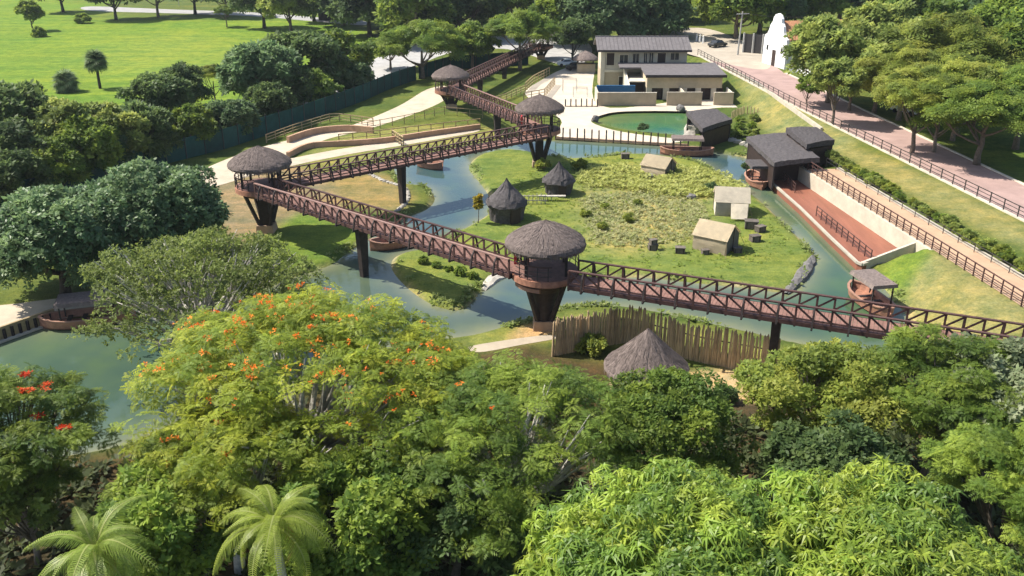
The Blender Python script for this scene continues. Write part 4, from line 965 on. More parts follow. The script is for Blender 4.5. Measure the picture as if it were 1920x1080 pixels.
for a, b in zip(P, P[1:]): mb.beam(a + Vector((0, 0, .35)), b + Vector((0, 0, .35)), .4, 1.1)
mb.build('wall', 'terrace_wall', tw_)
# pale masonry lip of the sandbank by the bridge pier
t = thing('stone_edging', 'white curved stone edging of the grassy sandbank', 'edging', G(740, 360))
P = resample(catmull(tf([(692, 326), (720, 340), (752, 350), (765, 364), (760, 382), (744, 396)]), False, 6), .6)
for i, p in enumerate(P): inst('stone', sm_[i % 4], t, p - t.location + Vector((0, 0, .05)), (0, 0, R.uniform(0, 3)), (.55, .8, .45))
# grey wooden frames on the island
for k, (u, v, l) in enumerate([(1000, 382, 'grey wooden drying frame between the two black huts'), (1035, 376, 'pale slatted bench table right of the drying frame')]):
    p = G(u, v); t = thing('drying_rack' if k == 0 else 'slatted_table', l, 'rack' if k == 0 else 'table', p)
    for i in range(7 if k == 0 else 4): MB().beam((p.x - 1.4 + i * .45, p.y, 0), (p.x - 1.4 + i * .45, p.y + .1, 1.1 - .5 * k + R.uniform(-.15, .15)), .08).build('upright', 'rock_light', t)
    for z in (.4, .9) if k == 0 else (.55,): MB().beam((p.x - 1.5, p.y - .06, z), (p.x + 1.5, p.y - .06, z), .09 if k == 0 else .5, .08).build('bar', 'rock_light', t)
# lamp and sign posts
for u, v, z, hgt, l in ((1172, 775, 0, 2.4, 'thin pale pole standing among the front tree crowns'), (336, 12, 0, 7, 'slim lamp post on the far side of the big lawn'), (940, 60, 0, 9, 'pale utility post between the distant trees')):
    p = G(u, v, z); t = thing('lamp_post', l, 'pole', p)
    MB().tube([p, p + Vector((0, 0, hgt))], [.09, .06], 7).build('pole', 'pole_grey', t)
    MB().tube([p + Vector((0, 0, hgt)), p + Vector((.5, -.2, hgt + .15))], [.05, .04], 6).build('arm', 'pole_grey', t)
t = thing('shed', 'small pale roofed shed at the far edge of the lawn', 'shed', G(630, 38)); p = t.location
MB().box(p.x - 5, p.y, 0, p.x + 5, p.y + 5, 2.6).build('wall', 'roof_fascia', t); MB().hexa([(p.x - 5.4, p.y - .5, 2.61), (p.x + 5.4, p.y - .5, 2.61), (p.x + 5.4, p.y + 5.5, 2.9), (p.x - 5.4, p.y + 5.5, 2.9)], [(p.x - 5.4, p.y - .5, 2.8), (p.x + 5.4, p.y - .5, 2.8), (p.x + 5.4, p.y + 5.5, 3.3), (p.x - 5.4, p.y + 5.5, 3.3)]).build('roof', 'metal_grey', t)

# ---------------------------------------------------------------- vegetation
def np_mesh(name, V, F4, col, m):
    me = bpy.data.meshes.new(name); N = len(V)
    me.vertices.add(N); me.vertices.foreach_set('co', V.astype(np.float32).ravel())
    me.loops.add(F4.size); me.loops.foreach_set('vertex_index', F4.ravel().astype(np.int32))
    me.polygons.add(len(F4)); me.polygons.foreach_set('loop_start', np.arange(0, F4.size, 4, dtype=np.int32))
    me.update(calc_edges=True)
    a = me.color_attributes.new('Col', 'FLOAT_COLOR', 'POINT'); a.data.foreach_set('color', np.column_stack([np.clip(col, 0, 1), np.ones(N)]).astype(np.float32).ravel())
    me.materials.append(MATS[m]); return me

def tpl_quads(Q): return np.array(Q, float).reshape(-1, 3)
def leafq(base, d, side, L, w, droop=0.0, fold=.15):
    """one pointed leaf as a bent strip of two quads; base point, direction, side vector"""
    base, d, side = map(np.array, (base, d, side)); up = np.cross(d, side)
    m = base + d * L * .45 + up * droop * L * .1; t = base + d * L - up * droop * L
    s = side * w
    return [base - s * .15, m - s - up * fold * w, m + s + up * fold * w, base + s * .15,  m - s - up * fold * w, t - s * .12, t + s * .12, m + s + up * fold * w]
def tpl_mango(seed):
    r = random.Random(seed); Q = []
    for k in range(10):
        a = 2 * math.pi * k / 10 + r.uniform(-.25, .25); el = r.uniform(-.1, .6)
        d = np.array([math.cos(a) * math.cos(el), math.sin(a) * math.cos(el), math.sin(el)]); s = np.array([-math.sin(a), math.cos(a), 0])
        Q += leafq(d * .04, d, s, r.uniform(.8, 1.2), .115, .75, .3)
    return tpl_quads(Q)
def tpl_feather(seed, nf=4, droop=.35, ns=5):
    r = random.Random(seed); Q = []
    for k in range(nf):
        a = 2 * math.pi * k / nf + r.uniform(-.35, .35); el = r.uniform(.0, .5); L = r.uniform(.75, 1.15)
        h = np.array([math.cos(a), math.sin(a), 0]); s = np.array([-math.sin(a), math.cos(a), 0]); u = np.array([0, 0, 1.])
        def pt(t): return h * L * t * math.cos(el) + u * (L * t * math.sin(el) - droop * L * t * t)
        for i in range(ns):
            t = .16 + .72 / ns * i * 1.05; p = pt(t); w = .40 * (1 - .9 * abs(t - .5)) * L; b2 = pt(t + .5 / ns)
            for sg in (-1, 1):
                tip = p + s * sg * w + h * .16 * L - u * .09; m1 = (p + tip) / 2 - h * .05 * L; m2 = (b2 + tip) / 2 + h * .03 * L
                Q += [p, m1, tip, m2] if sg > 0 else [m2, tip, m1, p]
    return tpl_quads(Q)
def tpl_broad(seed, n=7):
    r = random.Random(seed); Q = []
    for k in range(n):
        a = r.uniform(0, 6.28); el = r.uniform(-.5, .8); L = r.uniform(.6, 1.1)
        d = np.array([math.cos(a) * math.cos(el), math.sin(a) * math.cos(el), math.sin(el)]); s = np.cross(d, [0, 0, 1.]); s /= np.linalg.norm(s) + 1e-6
        tw = r.uniform(-.6, .6); s = s * math.cos(tw) + np.cross(d, s) * math.sin(tw); w = .26 * L; b = d * r.uniform(0, .35)
        Q += [b, b + d * L * .5 - s * w, b + d * L, b + d * L * .5 + s * w]
    return tpl_quads(Q)
TPL = {'mango': [tpl_mango(i) for i in range(4)], 'feather': [tpl_feather(i) for i in range(5)], 'feather_far': [tpl_feather(i + 9, 5, .35, 3) for i in range(4)], 'broad': [tpl_broad(i) for i in range(5)], 'fine': [tpl_broad(i + 20, 9) for i in range(4)]}

def scatter(rs, pos, nrm, size, kind, cols, tilt=.5):
    """place leaf sprays; returns verts, quads, colours"""
    N = len(pos); up = np.array([0, 0, 1.]); n = nrm * (1 - tilt) + up * tilt + rs.normal(0, .22, (N, 3)); n /= np.linalg.norm(n, axis=1)[:, None]
    t = rs.normal(0, 1, (N, 3)); t -= (t * n).sum(1)[:, None] * n; t /= np.linalg.norm(t, axis=1)[:, None]; b = np.cross(n, t)
    Vs, Cs = [], []; ti = rs.integers(0, len(TPL[kind]), N)
    for k, T in enumerate(TPL[kind]):
        i = np.where(ti == k)[0]
        if not len(i): continue
        s = size[i][:, None, None]
        V = pos[i][:, None, :] + s * (T[None, :, 0:1] * t[i][:, None, :] + T[None, :, 1:2] * b[i][:, None, :] + T[None, :, 2:3] * n[i][:, None, :])
        c = np.repeat(cols[i][:, None, :], len(T), 1) * np.repeat(rs.uniform(.8, 1.2, (len(i), len(T) // 4, 1)), 4, 1)
        Vs.append(V.reshape(-1, 3)); Cs.append(c.reshape(-1, 3))
    V = np.concatenate(Vs); C = np.concatenate(Cs)
    return V, np.arange(len(V)).reshape(-1, 4), C

def crown_blobs(rs, style, R0, Rz, n):
    B = []
    if style == 'umbrella':
        for i in range(n):
            r = R0 * math.sqrt(rs.uniform(0, 1)) * .92; a = rs.uniform(0, 6.28); tier = rs.uniform(-.25, .12) if rs.uniform() < .65 else rs.uniform(-.8, -.25)
            z = Rz * (1 - (r / R0) ** 2.2) * .9 + Rz * tier
            q = rs.uniform(.10, .19) * R0; B.append((r * math.cos(a), r * math.sin(a), z, q * rs.uniform(.9, 1.5), q * rs.uniform(.9, 1.5), q * rs.uniform(.35, .55)))
    else:
        for i in range(n):
            z = rs.uniform(-.55, 1); a = rs.uniform(0, 6.28); k = math.sqrt(max(0, 1 - z * z)); f = rs.uniform(.62, .88)
            q = rs.uniform(.16, .3) * R0
            if style == 'open': q *= .8; f = rs.uniform(.4, .92)
            B.append((k * math.cos(a) * R0 * f, k * math.sin(a) * R0 * f, z * Rz * f, q * rs.uniform(.85, 1.25), q * rs.uniform(.85, 1.25), q * rs.uniform(.6, .9)))
    return np.array(B)

PAL = {  # base leaf albedos
 'flame': [(.215, .265, .03), (.30, .325, .036), (.135, .19, .03)], 'green': [(.145, .21, .034), (.215, .275, .042), (.092, .152, .03)], 'dark': [(.088, .135, .042), (.12, .17, .052), (.064, .105, .036)],
 'bluegreen': [(.105, .17, .068), (.15, .215, .09), (.075, .13, .052)], 'mango': [(.215, .31, .04), (.30, .365, .05), (.12, .205, .036)], 'olive': [(.22, .275, .065), (.285, .32, .08), (.155, .205, .055)],
 'pale': [(.20, .235, .13), (.14, .18, .085), (.26, .28, .17)], 'acacia': [(.175, .225, .05), (.21, .26, .06), (.14, .18, .055)], 'yellow': [(.22, .265, .045), (.27, .29, .055), (.15, .20, .04)]}

def crown_mesh(seed, style, R0, Rz, nb, per, kind, size, pal, low=-.45, spread=1.0):
    rs = np.random.default_rng(seed); B = crown_blobs(rs, style, R0, Rz, nb)
    n = int(nb * per * .8); size *= 1.07; bi = rs.integers(0, nb, n)
    d = rs.normal(0, 1, (n, 3)); d /= np.linalg.norm(d, axis=1)[:, None]
    d[:, 2] = np.where((d[:, 2] < low), -d[:, 2], d[:, 2])
    rad = rs.uniform(.72, 1.06, n)
    pos = B[bi, :3] + d * B[bi, 3:] * rad[:, None] * spread
    nr = d / B[bi, 3:]; nr /= np.linalg.norm(nr, axis=1)[:, None]
    P = np.array(PAL[pal]); bc = rs.uniform(0, 1, nb); bs = rs.uniform(.82, 1.16, nb)
    w = np.clip(bc[bi] + rs.normal(0, .22, n), 0, 1)[:, None]
    cols = np.where(w < .5, P[2] * (1 - 2 * w) + P[0] * 2 * w, P[0] * (2 - 2 * w) + P[1] * (2 * w - 1)) * bs[bi][:, None]
    V, F, C = scatter(rs, pos, nr, size * rs.uniform(.75, 1.25, n), kind, cols)
    return V, F, C, B

def trunk_mesh(B, zc, r0, seed, m='bark', nl=14, base_lean=(0, 0)):
    rnd = random.Random(seed); mb = MB(); fork = zc * rnd.uniform(.32, .45)
    bl = Vector((base_lean[0], base_lean[1], 0))
    mb.tube([bl + Vector((0, 0, -.3)), bl * .8 + Vector((rnd.uniform(-.1, .1), 0, fork * .5)), bl * .5 + Vector((rnd.uniform(-.15, .15), 0, fork)), Vector((0, 0, zc * .8))], [r0 * 1.35, r0, r0 * .85, r0 * .45], 9)
    idx = list(range(len(B))); rnd.shuffle(idx)
    for i in idx[:nl]:
        x, y, z = B[i][:3]; tip = Vector((x, y, zc + z)); st = (bl * .5).lerp(Vector((0, 0, 0)), .3) + Vector((0, 0, fork + rnd.uniform(-.1, .35) * (zc - fork)))
        md = st.lerp(tip, .5) + Vector((rnd.uniform(-.3, .3), rnd.uniform(-.3, .3), -.12 * (tip - st).length + rnd.uniform(0, .3)))
        mb.tube([st, st.lerp(md, .5) + Vector((0, 0, -.1)), md, md.lerp(tip, .6) + Vector((0, 0, .1)), tip], [r0 * .5, r0 * .4, r0 * .3, r0 * .18, .03], 6)
        for j in range(2):
            tp = tip + Vector((rnd.uniform(-1, 1), rnd.uniform(-1, 1), rnd.uniform(.1, .6))) * B[i][3] * .8
            mb.tube([md, md.lerp(tp, .6), tp], [r0 * .2, r0 * .12, .02], 5, False)
    return mb.mesh('trunk', m, (0, 0, 0), True)

def tree(label, u, v, zc, style, R0, Rz, nb, per, kind, size, pal, seed, r0=.3, bark='bark', nl=14, lm='leaf', name='tree', group=None, flowers=0, zbase=0.0, lean=(0, 0), fbig=None, fcol=((.62, .13, .015), (.75, .26, .03))):
    p = G(u, v, zc + zbase); t = thing(name, label, 'tree', (p.x, p.y, zbase), group=group)
    V, F, C, B = crown_mesh(seed, style, R0, Rz, nb, per, kind, size, pal)
    o = inst('crown', np_mesh('crown', V, F, C, lm), t, (0, 0, zc))
    inst('trunk', trunk_mesh(B, zc, r0, seed, bark, nl, lean), t, (0, 0, 0))
    if flowers:
        rs = np.random.default_rng(seed + 5); k = flowers
        top = np.argsort(-(B[:, 2] + rs.uniform(0, 5, len(B))))[:k]; pos = []; cc = []
        for i in top:
            m_ = rs.integers(1, 8) if fbig is None else rs.integers(10, 26); q = rs.normal(0, .2, (m_, 3)) * np.array([B[i, 3], B[i, 4], B[i, 5] * .4]) * rs.uniform(.4, 1.2)
            pos.append(B[i, :3] + np.array([rs.uniform(-.5, .5) * B[i, 3], rs.uniform(-.5, .5) * B[i, 4], B[i, 5] * 1.05]) + q); c = np.array(fcol[0]) + (np.array(fcol[1]) - np.array(fcol[0])) * rs.uniform(0, 1); cc.append(np.tile(c, (m_, 1)))
        pos = np.concatenate(pos); cc = np.concatenate(cc)
        V, F, C = scatter(rs, pos, np.tile([0, 0, 1.], (len(pos), 1)), rs.uniform(.1, .19, len(pos)), 'fine', cc)
        inst('flowers', np_mesh('flowers', V, F, C, 'petal'), t, (0, 0, zc))['kind'] = 'stuff'
    return t
LIB = {}
def lib_tree(label, u, v, zc, key, s=1.0, seed=0, zbase=0.0, group='trees', name='tree', sz=None):
    """a tree sharing one of a few crown meshes, turned and scaled"""
    p = G(u, v, zc + zbase); var = 0 if key.startswith('umb') else seed % 2; k = (key, var)
    if k not in LIB:
        style, R0, Rz, nb, per, kind, size, pal, r0, bark = KEYS[key]
        V, F, C, B = crown_mesh(hash(key) % 97 * 0 + sum(map(ord, key)) + 50 * var, style, R0, Rz, nb, per, kind, size, pal)
        LIB[k] = (np_mesh('crown', V, F, C, 'leaf'), B, r0, bark)
    me, B, r0, bark = LIB[k]
    rnd = random.Random(seed); rz = rnd.uniform(0, 6.28); sz = sz or s * rnd.uniform(.92, 1.1)
    t = thing(name, label, 'tree', (p.x, p.y, zbase), group=group)
    inst('crown', me, t, (0, 0, zc), (0, 0, rz), (s, s, sz))
    Bs = B.copy(); c, q = math.cos(rz), math.sin(rz); Bs[:, 0], Bs[:, 1] = (B[:, 0] * c - B[:, 1] * q) * s, (B[:, 0] * q + B[:, 1] * c) * s; Bs[:, 2] *= sz; Bs[:, 3:] *= s
    inst('trunk', trunk_mesh(Bs, zc, r0 * s, seed, bark, 6), t, (0, 0, 0))
    return t
KEYS = {  # style, R0, Rz, blobs, per blob, leaf kind, leaf size, palette, trunk radius, bark
 'round_dark': ('round', 5, 4, 46, 78, 'broad', .6, 'dark', .3, 'bark_dark'), 'round_green': ('round', 5, 4, 46, 78, 'broad', .57, 'green', .28, 'bark'),
 'umb_green': ('umbrella', 6, 2.6, 60, 30, 'feather_far', .8, 'green', .28, 'bark'), 'umb_yellow': ('umbrella', 6, 2.8, 60, 30, 'feather_far', .8, 'yellow', .28, 'bark'),
 'olive': ('open', 5, 4, 62, 62, 'broad', .52, 'olive', .28, 'bark'), 'blue': ('round', 5, 3.6, 48, 74, 'broad', .6, 'bluegreen', .28, 'bark'), 'small': ('round', 2.5, 2.1, 26, 70, 'broad', .4, 'green', .14, 'bark')}

# --- foreground crowns
tree('large spreading flame tree with orange blossoms in the left foreground', 560, 716, 7.2, 'umbrella', 9.0, 3.4, 180, 21, 'feather', .52, 'flame', 11, .45, 'bark_grey', 34, flowers=90, name='flame_tree')
tree('flame tree with red blossoms cut by the left edge', 5, 825, 6.0, 'umbrella', 4.9, 2.8, 85, 22, 'feather', .48, 'green', 12, .3, 'bark', 18, flowers=9, fbig=1, name='flame_tree', fcol=((.62, .06, .015), (.7, .13, .02)))
tree('green spreading tree in the centre foreground before the palisade', 955, 828, 6.0, 'umbrella', 6.4, 3.4, 120, 23, 'feather', .48, 'green', 13, .35, 'bark_grey', 24, flowers=2, name='spreading_tree')
tree('dense small leaved dome tree right of centre foreground', 1258, 824, 5.2, 'round', 4.0, 3.2, 60, 105, 'fine', .23, 'green', 14, .25, 'bark', 10, name='dome_tree')
tree('light green leafy tree below the nearest bridge', 1545, 755, 5.4, 'open', 4.7, 3.4, 80, 80, 'broad', .25, 'yellow', 15, .25, 'bark', 20, name='leafy_tree')
tree('feathery bluish green tree at the right foreground', 1765, 742, 6.0, 'umbrella', 4.8, 3.8, 90, 26, 'feather', .5, 'green', 16, .25, 'bark', 16, name='feathery_tree')
tree('pale olive leaved tree at the right edge below the bridge', 1868, 760, 6.0, 'round', 3.9, 3.4, 60, 75, 'broad', .32, 'pale', 17, .22, 'bark', 14, name='olive_tree')
tree('dark feathery tree in the lower right corner', 1905, 915, 6.0, 'umbrella', 3.8, 3.0, 70, 24, 'feather', .5, 'green', 18, .25, 'bark_dark', 14, name='feathery_tree')
tree('bright mango tree filling the lower right foreground', 1250, 1120, 7.0, 'round', 5.4, 4.2, 130, 46, 'mango', .33, 'mango', 19, .35, 'bark', 10, name='mango_tree', lm='leaf_gloss')
tree('second bright mango tree in the bottom right foreground', 1655, 1125, 7.0, 'round', 5.2, 4.2, 130, 46, 'mango', .33, 'mango', 20, .35, 'bark', 10, name='mango_tree', lm='leaf_gloss')
tree('grey branched acacia with sparse crown over the river', 365, 545, 5.6, 'umbrella', 8.2, 3.4, 120, 40, 'fine', .25, 'acacia', 21, .34, 'bark_grey', 60, name='acacia')
tree('dark glossy tree nearest the corner lookout tower', 285, 408, 4.6, 'round', 6.4, 5.0, 80, 105, 'broad', .42, 'bluegreen', 22, .4, 'bark_dark', 10, name='fig_tree', lm='leaf_gloss')
tree('dark glossy tree above the beach at the left', 105, 462, 4.2, 'round', 5.8, 4.8, 75, 105, 'broad', .42, 'bluegreen', 23, .4, 'bark_dark', 10, name='fig_tree', lm='leaf_gloss')
tree('green shaded tree right of the bright royal palm', 650, 990, 4.4, 'round', 4.2, 3.2, 50, 90, 'broad', .3, 'green', 24, .25, 'bark_dark', 8, name='understorey_tree')
tree('dry pinkish flowering shrub tree at the lower left', 40, 930, 4.0, 'open', 2.6, 1.8, 40, 50, 'broad', .25, 'olive', 25, .15, 'bark', 14, flowers=6, name='shrub_tree', fcol=((.45, .10, .06), (.5, .32, .25)))
tree('green shaded tree below the flame tree at the bottom left', 340, 985, 4.2, 'round', 3.8, 3.0, 46, 80, 'broad', .3, 'green', 26, .22, 'bark_dark', 8, name='understorey_tree')
tree('dark shaded tree below the spreading tree at bottom centre', 850, 985, 3.6, 'open', 4.0, 2.4, 46, 70, 'broad', .3, 'dark', 27, .22, 'bark_dark', 8, name='understorey_tree')
tree('dark leafy tree in the hollow behind the mango trees', 1560, 905, 4.4, 'round', 3.6, 2.8, 46, 80, 'broad', .28, 'dark', 28, .22, 'bark_dark', 8, name='understorey_tree')
tree('low green tree between flame tree and the footpath', 800, 690, 3.6, 'open', 2.8, 2.2, 40, 70, 'broad', .26, 'green', 29, .18, 'bark', 10, name='low_tree')

tree('third bright mango tree between the other two at the bottom edge', 1455, 1125, 6.9, 'round', 4.6, 4.2, 95, 46, 'mango', .33, 'mango', 33, .3, 'bark', 8, name='mango_tree', lm='leaf_gloss')

tree('lower flame tree crown in front of the large flame tree', 425, 890, 5.6, 'umbrella', 4.8, 2.6, 85, 20, 'feather', .5, 'flame', 34, .25, 'bark_grey', 18, flowers=12, name='flame_tree')

# palms
def frond_mesh(L, seed, col, arch=.55, n=36, w=.5):
    rnd = random.Random(seed); V = []; C = []
    def pt(t): return np.array([L * (t - .28 * arch * t ** 2.2), 0, L * (.55 * t - (.35 + arch) * t ** 2.2)])
    for i in range(n):
        t = .1 + .9 * i / n; p = pt(t); d = pt(min(1, t + .03)) - pt(t - .03); d /= np.linalg.norm(d)
        l = w * (math.sin(math.pi * (.12 + .86 * t)) ** .7) * rnd.uniform(.88, 1.1)
        for s in (-1, 1):
            o = np.array([0, s, 0]) * .8 + d * .42; dr = np.array([0, 0, -1.]); ww = d * .022
            m = p + o * l * .55 + dr * l * .06 + np.array([0, 0, .05]); tip = p + o * l + dr * l * rnd.uniform(.45, .8)
            q = [p - ww, m - ww, m + ww, p + ww] if s > 0 else [p + ww, m + ww, m - ww, p - ww]
            q2 = [m - ww, tip - ww * .2, tip + ww * .2, m + ww] if s > 0 else [m + ww, tip + ww * .2, tip - ww * .2, m - ww]
            V += q + q2; f = rnd.uniform(.85, 1.15); C += [np.array(col) * f] * 8
    for i in range(12):
        a, b = pt(i / 12), pt((i + 1) / 12); r = .05 * (1 - i / 13); V += [a + [0, -r, .02], b + [0, -r, .02], b + [0, r, .02], a + [0, r, .02]]; C += [np.array([.30, .33, .10])] * 4
    V = np.array(V); return np_mesh('frond', V, np.arange(len(V)).reshape(-1, 4), np.array(C), 'leaf_gloss')
def palm(label, u, v, zc, L, seed, n=22, col=(.25, .31, .05), w=.55):
    rnd = random.Random(seed); p = G(u, v, zc); t = thing('palm_tree', label, 'palm', (p.x, p.y, 0))
    MB().tube([(0, 0, -.2), (.1, 0, zc * .5), (0, 0, zc - .9)], [.24, .2, .16], 10).build('trunk', 'bark_grey', t, off=(0, 0, 0))
    MB().tube([(0, 0, zc - .95), (0, 0, zc - .3), (0, 0, zc + .2)], [.17, .15, .05], 10).build('crownshaft', MATS['leafstem'], t, off=(0, 0, 0))
    ms = [frond_mesh(L, seed + i, col, .5 + .12 * i, w=w) for i in range(3)]; dry = frond_mesh(L * .9, seed + 9, (.26, .15, .05), .9, w=w)
    for k in range(n):
        a = 2 * math.pi * k * .382 + rnd.uniform(-.2, .2); e = 1.25 - 1.75 * k / n + rnd.uniform(-.1, .1)
        inst('frond', ms[k % 3] if k < n - 1 else dry, t, (0, 0, zc), (rnd.uniform(-.25, .25), -e + .35, a), (rnd.uniform(.7, 1.15),) * 3)
    return t
mat('leafstem', (.16, .22, .06), .5, .2, 3)
palm('bright royal palm at the bottom left of centre', 515, 985, 7.2, 2.9, 40)
palm('royal palm in the bottom left corner', 180, 1035, 7.0, 2.9, 50, col=(.21, .28, .05))
def fan_mesh(r, seed, col):
    rnd = random.Random(seed); V = []; C = []
    for k in range(18):
        a = -2.2 + 4.4 * k / 17; d = np.array([math.cos(a), math.sin(a), 0]); s = np.array([-math.sin(a), math.cos(a), 0]); l = r * rnd.uniform(.85, 1.05)
        b = np.array([r * .6, 0, .25 * r]); m = b + d * l * .5; t = b + d * l - np.array([0, 0, .35 * l])
        V += [b, m - s * .09 * r, m + s * .09 * r, b, m - s * .09 * r, t, t, m + s * .09 * r]; C += [np.array(col) * rnd.uniform(.8, 1.2)] * 8
    V += [np.array([0, -.03, 0]), np.array([r * .6, -.02, .25 * r]), np.array([r * .6, .02, .25 * r]), np.array([0, .03, 0])]; C += [np.array(col)] * 4
    V = np.array(V); return np_mesh('fan_frond', V, np.arange(len(V)).reshape(-1, 4), np.array(C), 'leaf')
def fan_palm(label, u, v, zc, r, seed, n=34, col=(.12, .17, .07)):
    rnd = random.Random(seed); p = G(u, v); t = thing('fan_palm', label, 'palm', (p.x, p.y, 0)); me = fan_mesh(r * .62, seed, col)
    MB().tube([(0, 0, -.2), (0, 0, zc)], [.28, .2], 9).build('trunk', 'bark_dark', t, off=(0, 0, 0))
    for k in range(n): inst('fan_frond', me, t, (0, 0, zc), (rnd.uniform(-.4, .4), -1.4 + 2.4 * k / n, 2.4 * k + rnd.uniform(-.3, .3)))
fan_palm('tall fan palm on the big lawn', 188, 166, 4.6, 2.6, 1); fan_palm('low squat fan palm left of the tall one on the lawn', 126, 172, 1.4, 2.9, 2)

# --- trees by shared crowns
T = lib_tree
T('dark tree at the left edge beside the big lawn', 15, 235, 6, 'round_dark', 1.15, 1); T('grey green tree in the left row below the squat fan palm', 120, 262, 4.6, 'olive', 1.1, 2); T('second grey green tree in the left row', 205, 252, 4.6, 'olive', 1.0, 3)
T('dark low tree at the left edge above the teal fence', 40, 292, 4, 'round_dark', 1.0, 4); T('dark low tree above the fence below the grey green trees', 160, 278, 4, 'round_green', .9, 5); T('dark low tree near the fence left of the double crowned tree', 262, 252, 3.6, 'round_dark', .85, 6)
T('dark twin crowned tree left of the yellowish sapling', 300, 185, 5.6, 'round_dark', .92, 7); T('dark tree joined to the twin crowned tree', 345, 165, 5.4, 'round_dark', .75, 8); T('yellowish sapling with airy crown on the lawn edge', 398, 140, 5, 'umb_yellow', .52, 9)
T('dark bushy tree right of the yellowish sapling', 490, 140, 5.6, 'blue', 1.3, 10); T('broad dark tree in the middle of the fence row', 570, 120, 5.8, 'round_dark', 1.35, 11); T('dark tree at the right end of the fence row', 645, 108, 5.6, 'round_green', 1.1, 12); T('low dark tree beneath the fence row', 540, 166, 3.5, 'round_dark', .95, 13); T('low shaded tree right of the fence row', 620, 145, 3.4, 'round_dark', .9, 14)
for i_, (u_, v_, l_) in enumerate([(20, 350, 'at the left edge'), (105, 326, 'second from the left edge'), (190, 300, 'third from the left edge'), (270, 275, 'above the corner of the dark glossy tree'), (350, 255, 'below the twin crowned tree'), (430, 236, 'below the bright bush'), (505, 212, 'left of the curved timber fence'), (590, 182, 'above the curved timber fence'), (655, 160, 'near the fence bend')]): T('dark hedge tree along the teal fence, ' + l_, u_, v_ - 12, 2.8, ('round_dark', 'round_green', 'blue')[i_ % 3], .78, 120 + i_, group='hedge along the teal fence')
T('bright bush tree in front of the dark fence row', 440, 224, 1.6, 'small', 1.0, 15, group='bushes by the fence')
T('flat crowned green tree above the low tower', 790, 82, 6.4, 'umb_green', 1.4, 16); T('flat crowned tree shading the most distant tower', 975, 62, 7.2, 'umb_green', 1.3, 17)
T('round tree standing alone at the lawn top left', 55, 24, 4.6, 'small', 1.35, 18); T('small spreading tree near the far road on the lawn', 422, 22, 4, 'umb_green', .55, 19); T('low bush at the foot of the lone lawn tree', 72, 62, .9, 'small', .7, 20); T('low bush on the rise of the lawn', 155, 38, .8, 'small', .9, 21)
far = [(110, -25, 'round_dark'), (210, -14, 'round_dark'), (290, -18, 'round_green'), (360, -22, 'round_dark'), (420, -18, 'blue'), (490, -2, 'round_dark'), (540, 5, 'olive'), (585, -12, 'round_dark'), (640, 2, 'blue'), (690, 18, 'round_dark'), (735, 8, 'olive'), (775, 30, 'round_green'), (815, 2, 'round_dark'), (860, 22, 'round_dark'), (905, 5, 'round_green'), (950, -5, 'olive'), (985, 12, 'umb_green'), (1030, 0, 'round_dark'), (1075, 30, 'round_green'), (1125, 40, 'blue'), (1165, 22, 'round_green'), (1215, 34, 'blue'), (1255, 10, 'round_green'), (1300, -12, 'round_dark'), (1335, -2, 'round_dark'), (1385, 15, 'round_green'), (1430, 10, 'blue'), (1475, 5, 'round_green'), (1525, 0, 'round_green'), (1580, -8, 'blue'), (1650, -5, 'round_dark'), (1720, -12, 'round_green'), (1790, 0, 'round_green'), (1860, -8, 'round_dark'), (1930, 5, 'round_green')]
NMS = {'round_dark': 'dark', 'round_green': 'green', 'blue': 'bluish green', 'olive': 'olive green', 'umb_green': 'flat topped'}
REF = ['at the far left above the lawn', 'left of the lawn lamp post', 'right of the lawn lamp post', 'above the middle of the far road', 'above the small spreading lawn tree', 'near the far road end', 'left of the shed', 'above the shed', 'right of the shed', 'between shed and flat crowned tree', 'left above the flat crowned tree', 'above the flat crowned tree', 'right above the flat crowned tree', 'between the two flat crowned trees', 'left of the pale utility post', 'beside the pale utility post', 'above the distant tower tree', 'right above the distant tower tree', 'above the kiosk', 'left above the house roof', 'above the left half of the house roof', 'above the house roof middle', 'above the right end of the house roof', 'above the drive', 'above the white arches', 'left of the utility pole top', 'right of the utility pole top', 'left above the chapel gable', 'above the chapel roof', 'right above the chapel roof', 'above the roadside olive trees', 'above the road bend', 'above the yellow green flat trees', 'left of the top right corner', 'in the top right corner']
for i, (u, v, k) in enumerate(far):
    T(f'{NMS[k]} far row tree {REF[i]}', u, v - (8 if u > 600 else 0), 7.5, k, 1.45 if u < 600 else 1.9, 30 + i, zbase=(ZR if u > 1380 else 0), group='trees of the far row')
for i in range(18):
    T('tree top showing behind the far row at the top edge', 560 + i * 80, -62 + 12 * (i % 2), 8, ('round_dark', 'round_green', 'blue')[i % 3], 2.1, 90 + i, group='trees behind the far row')
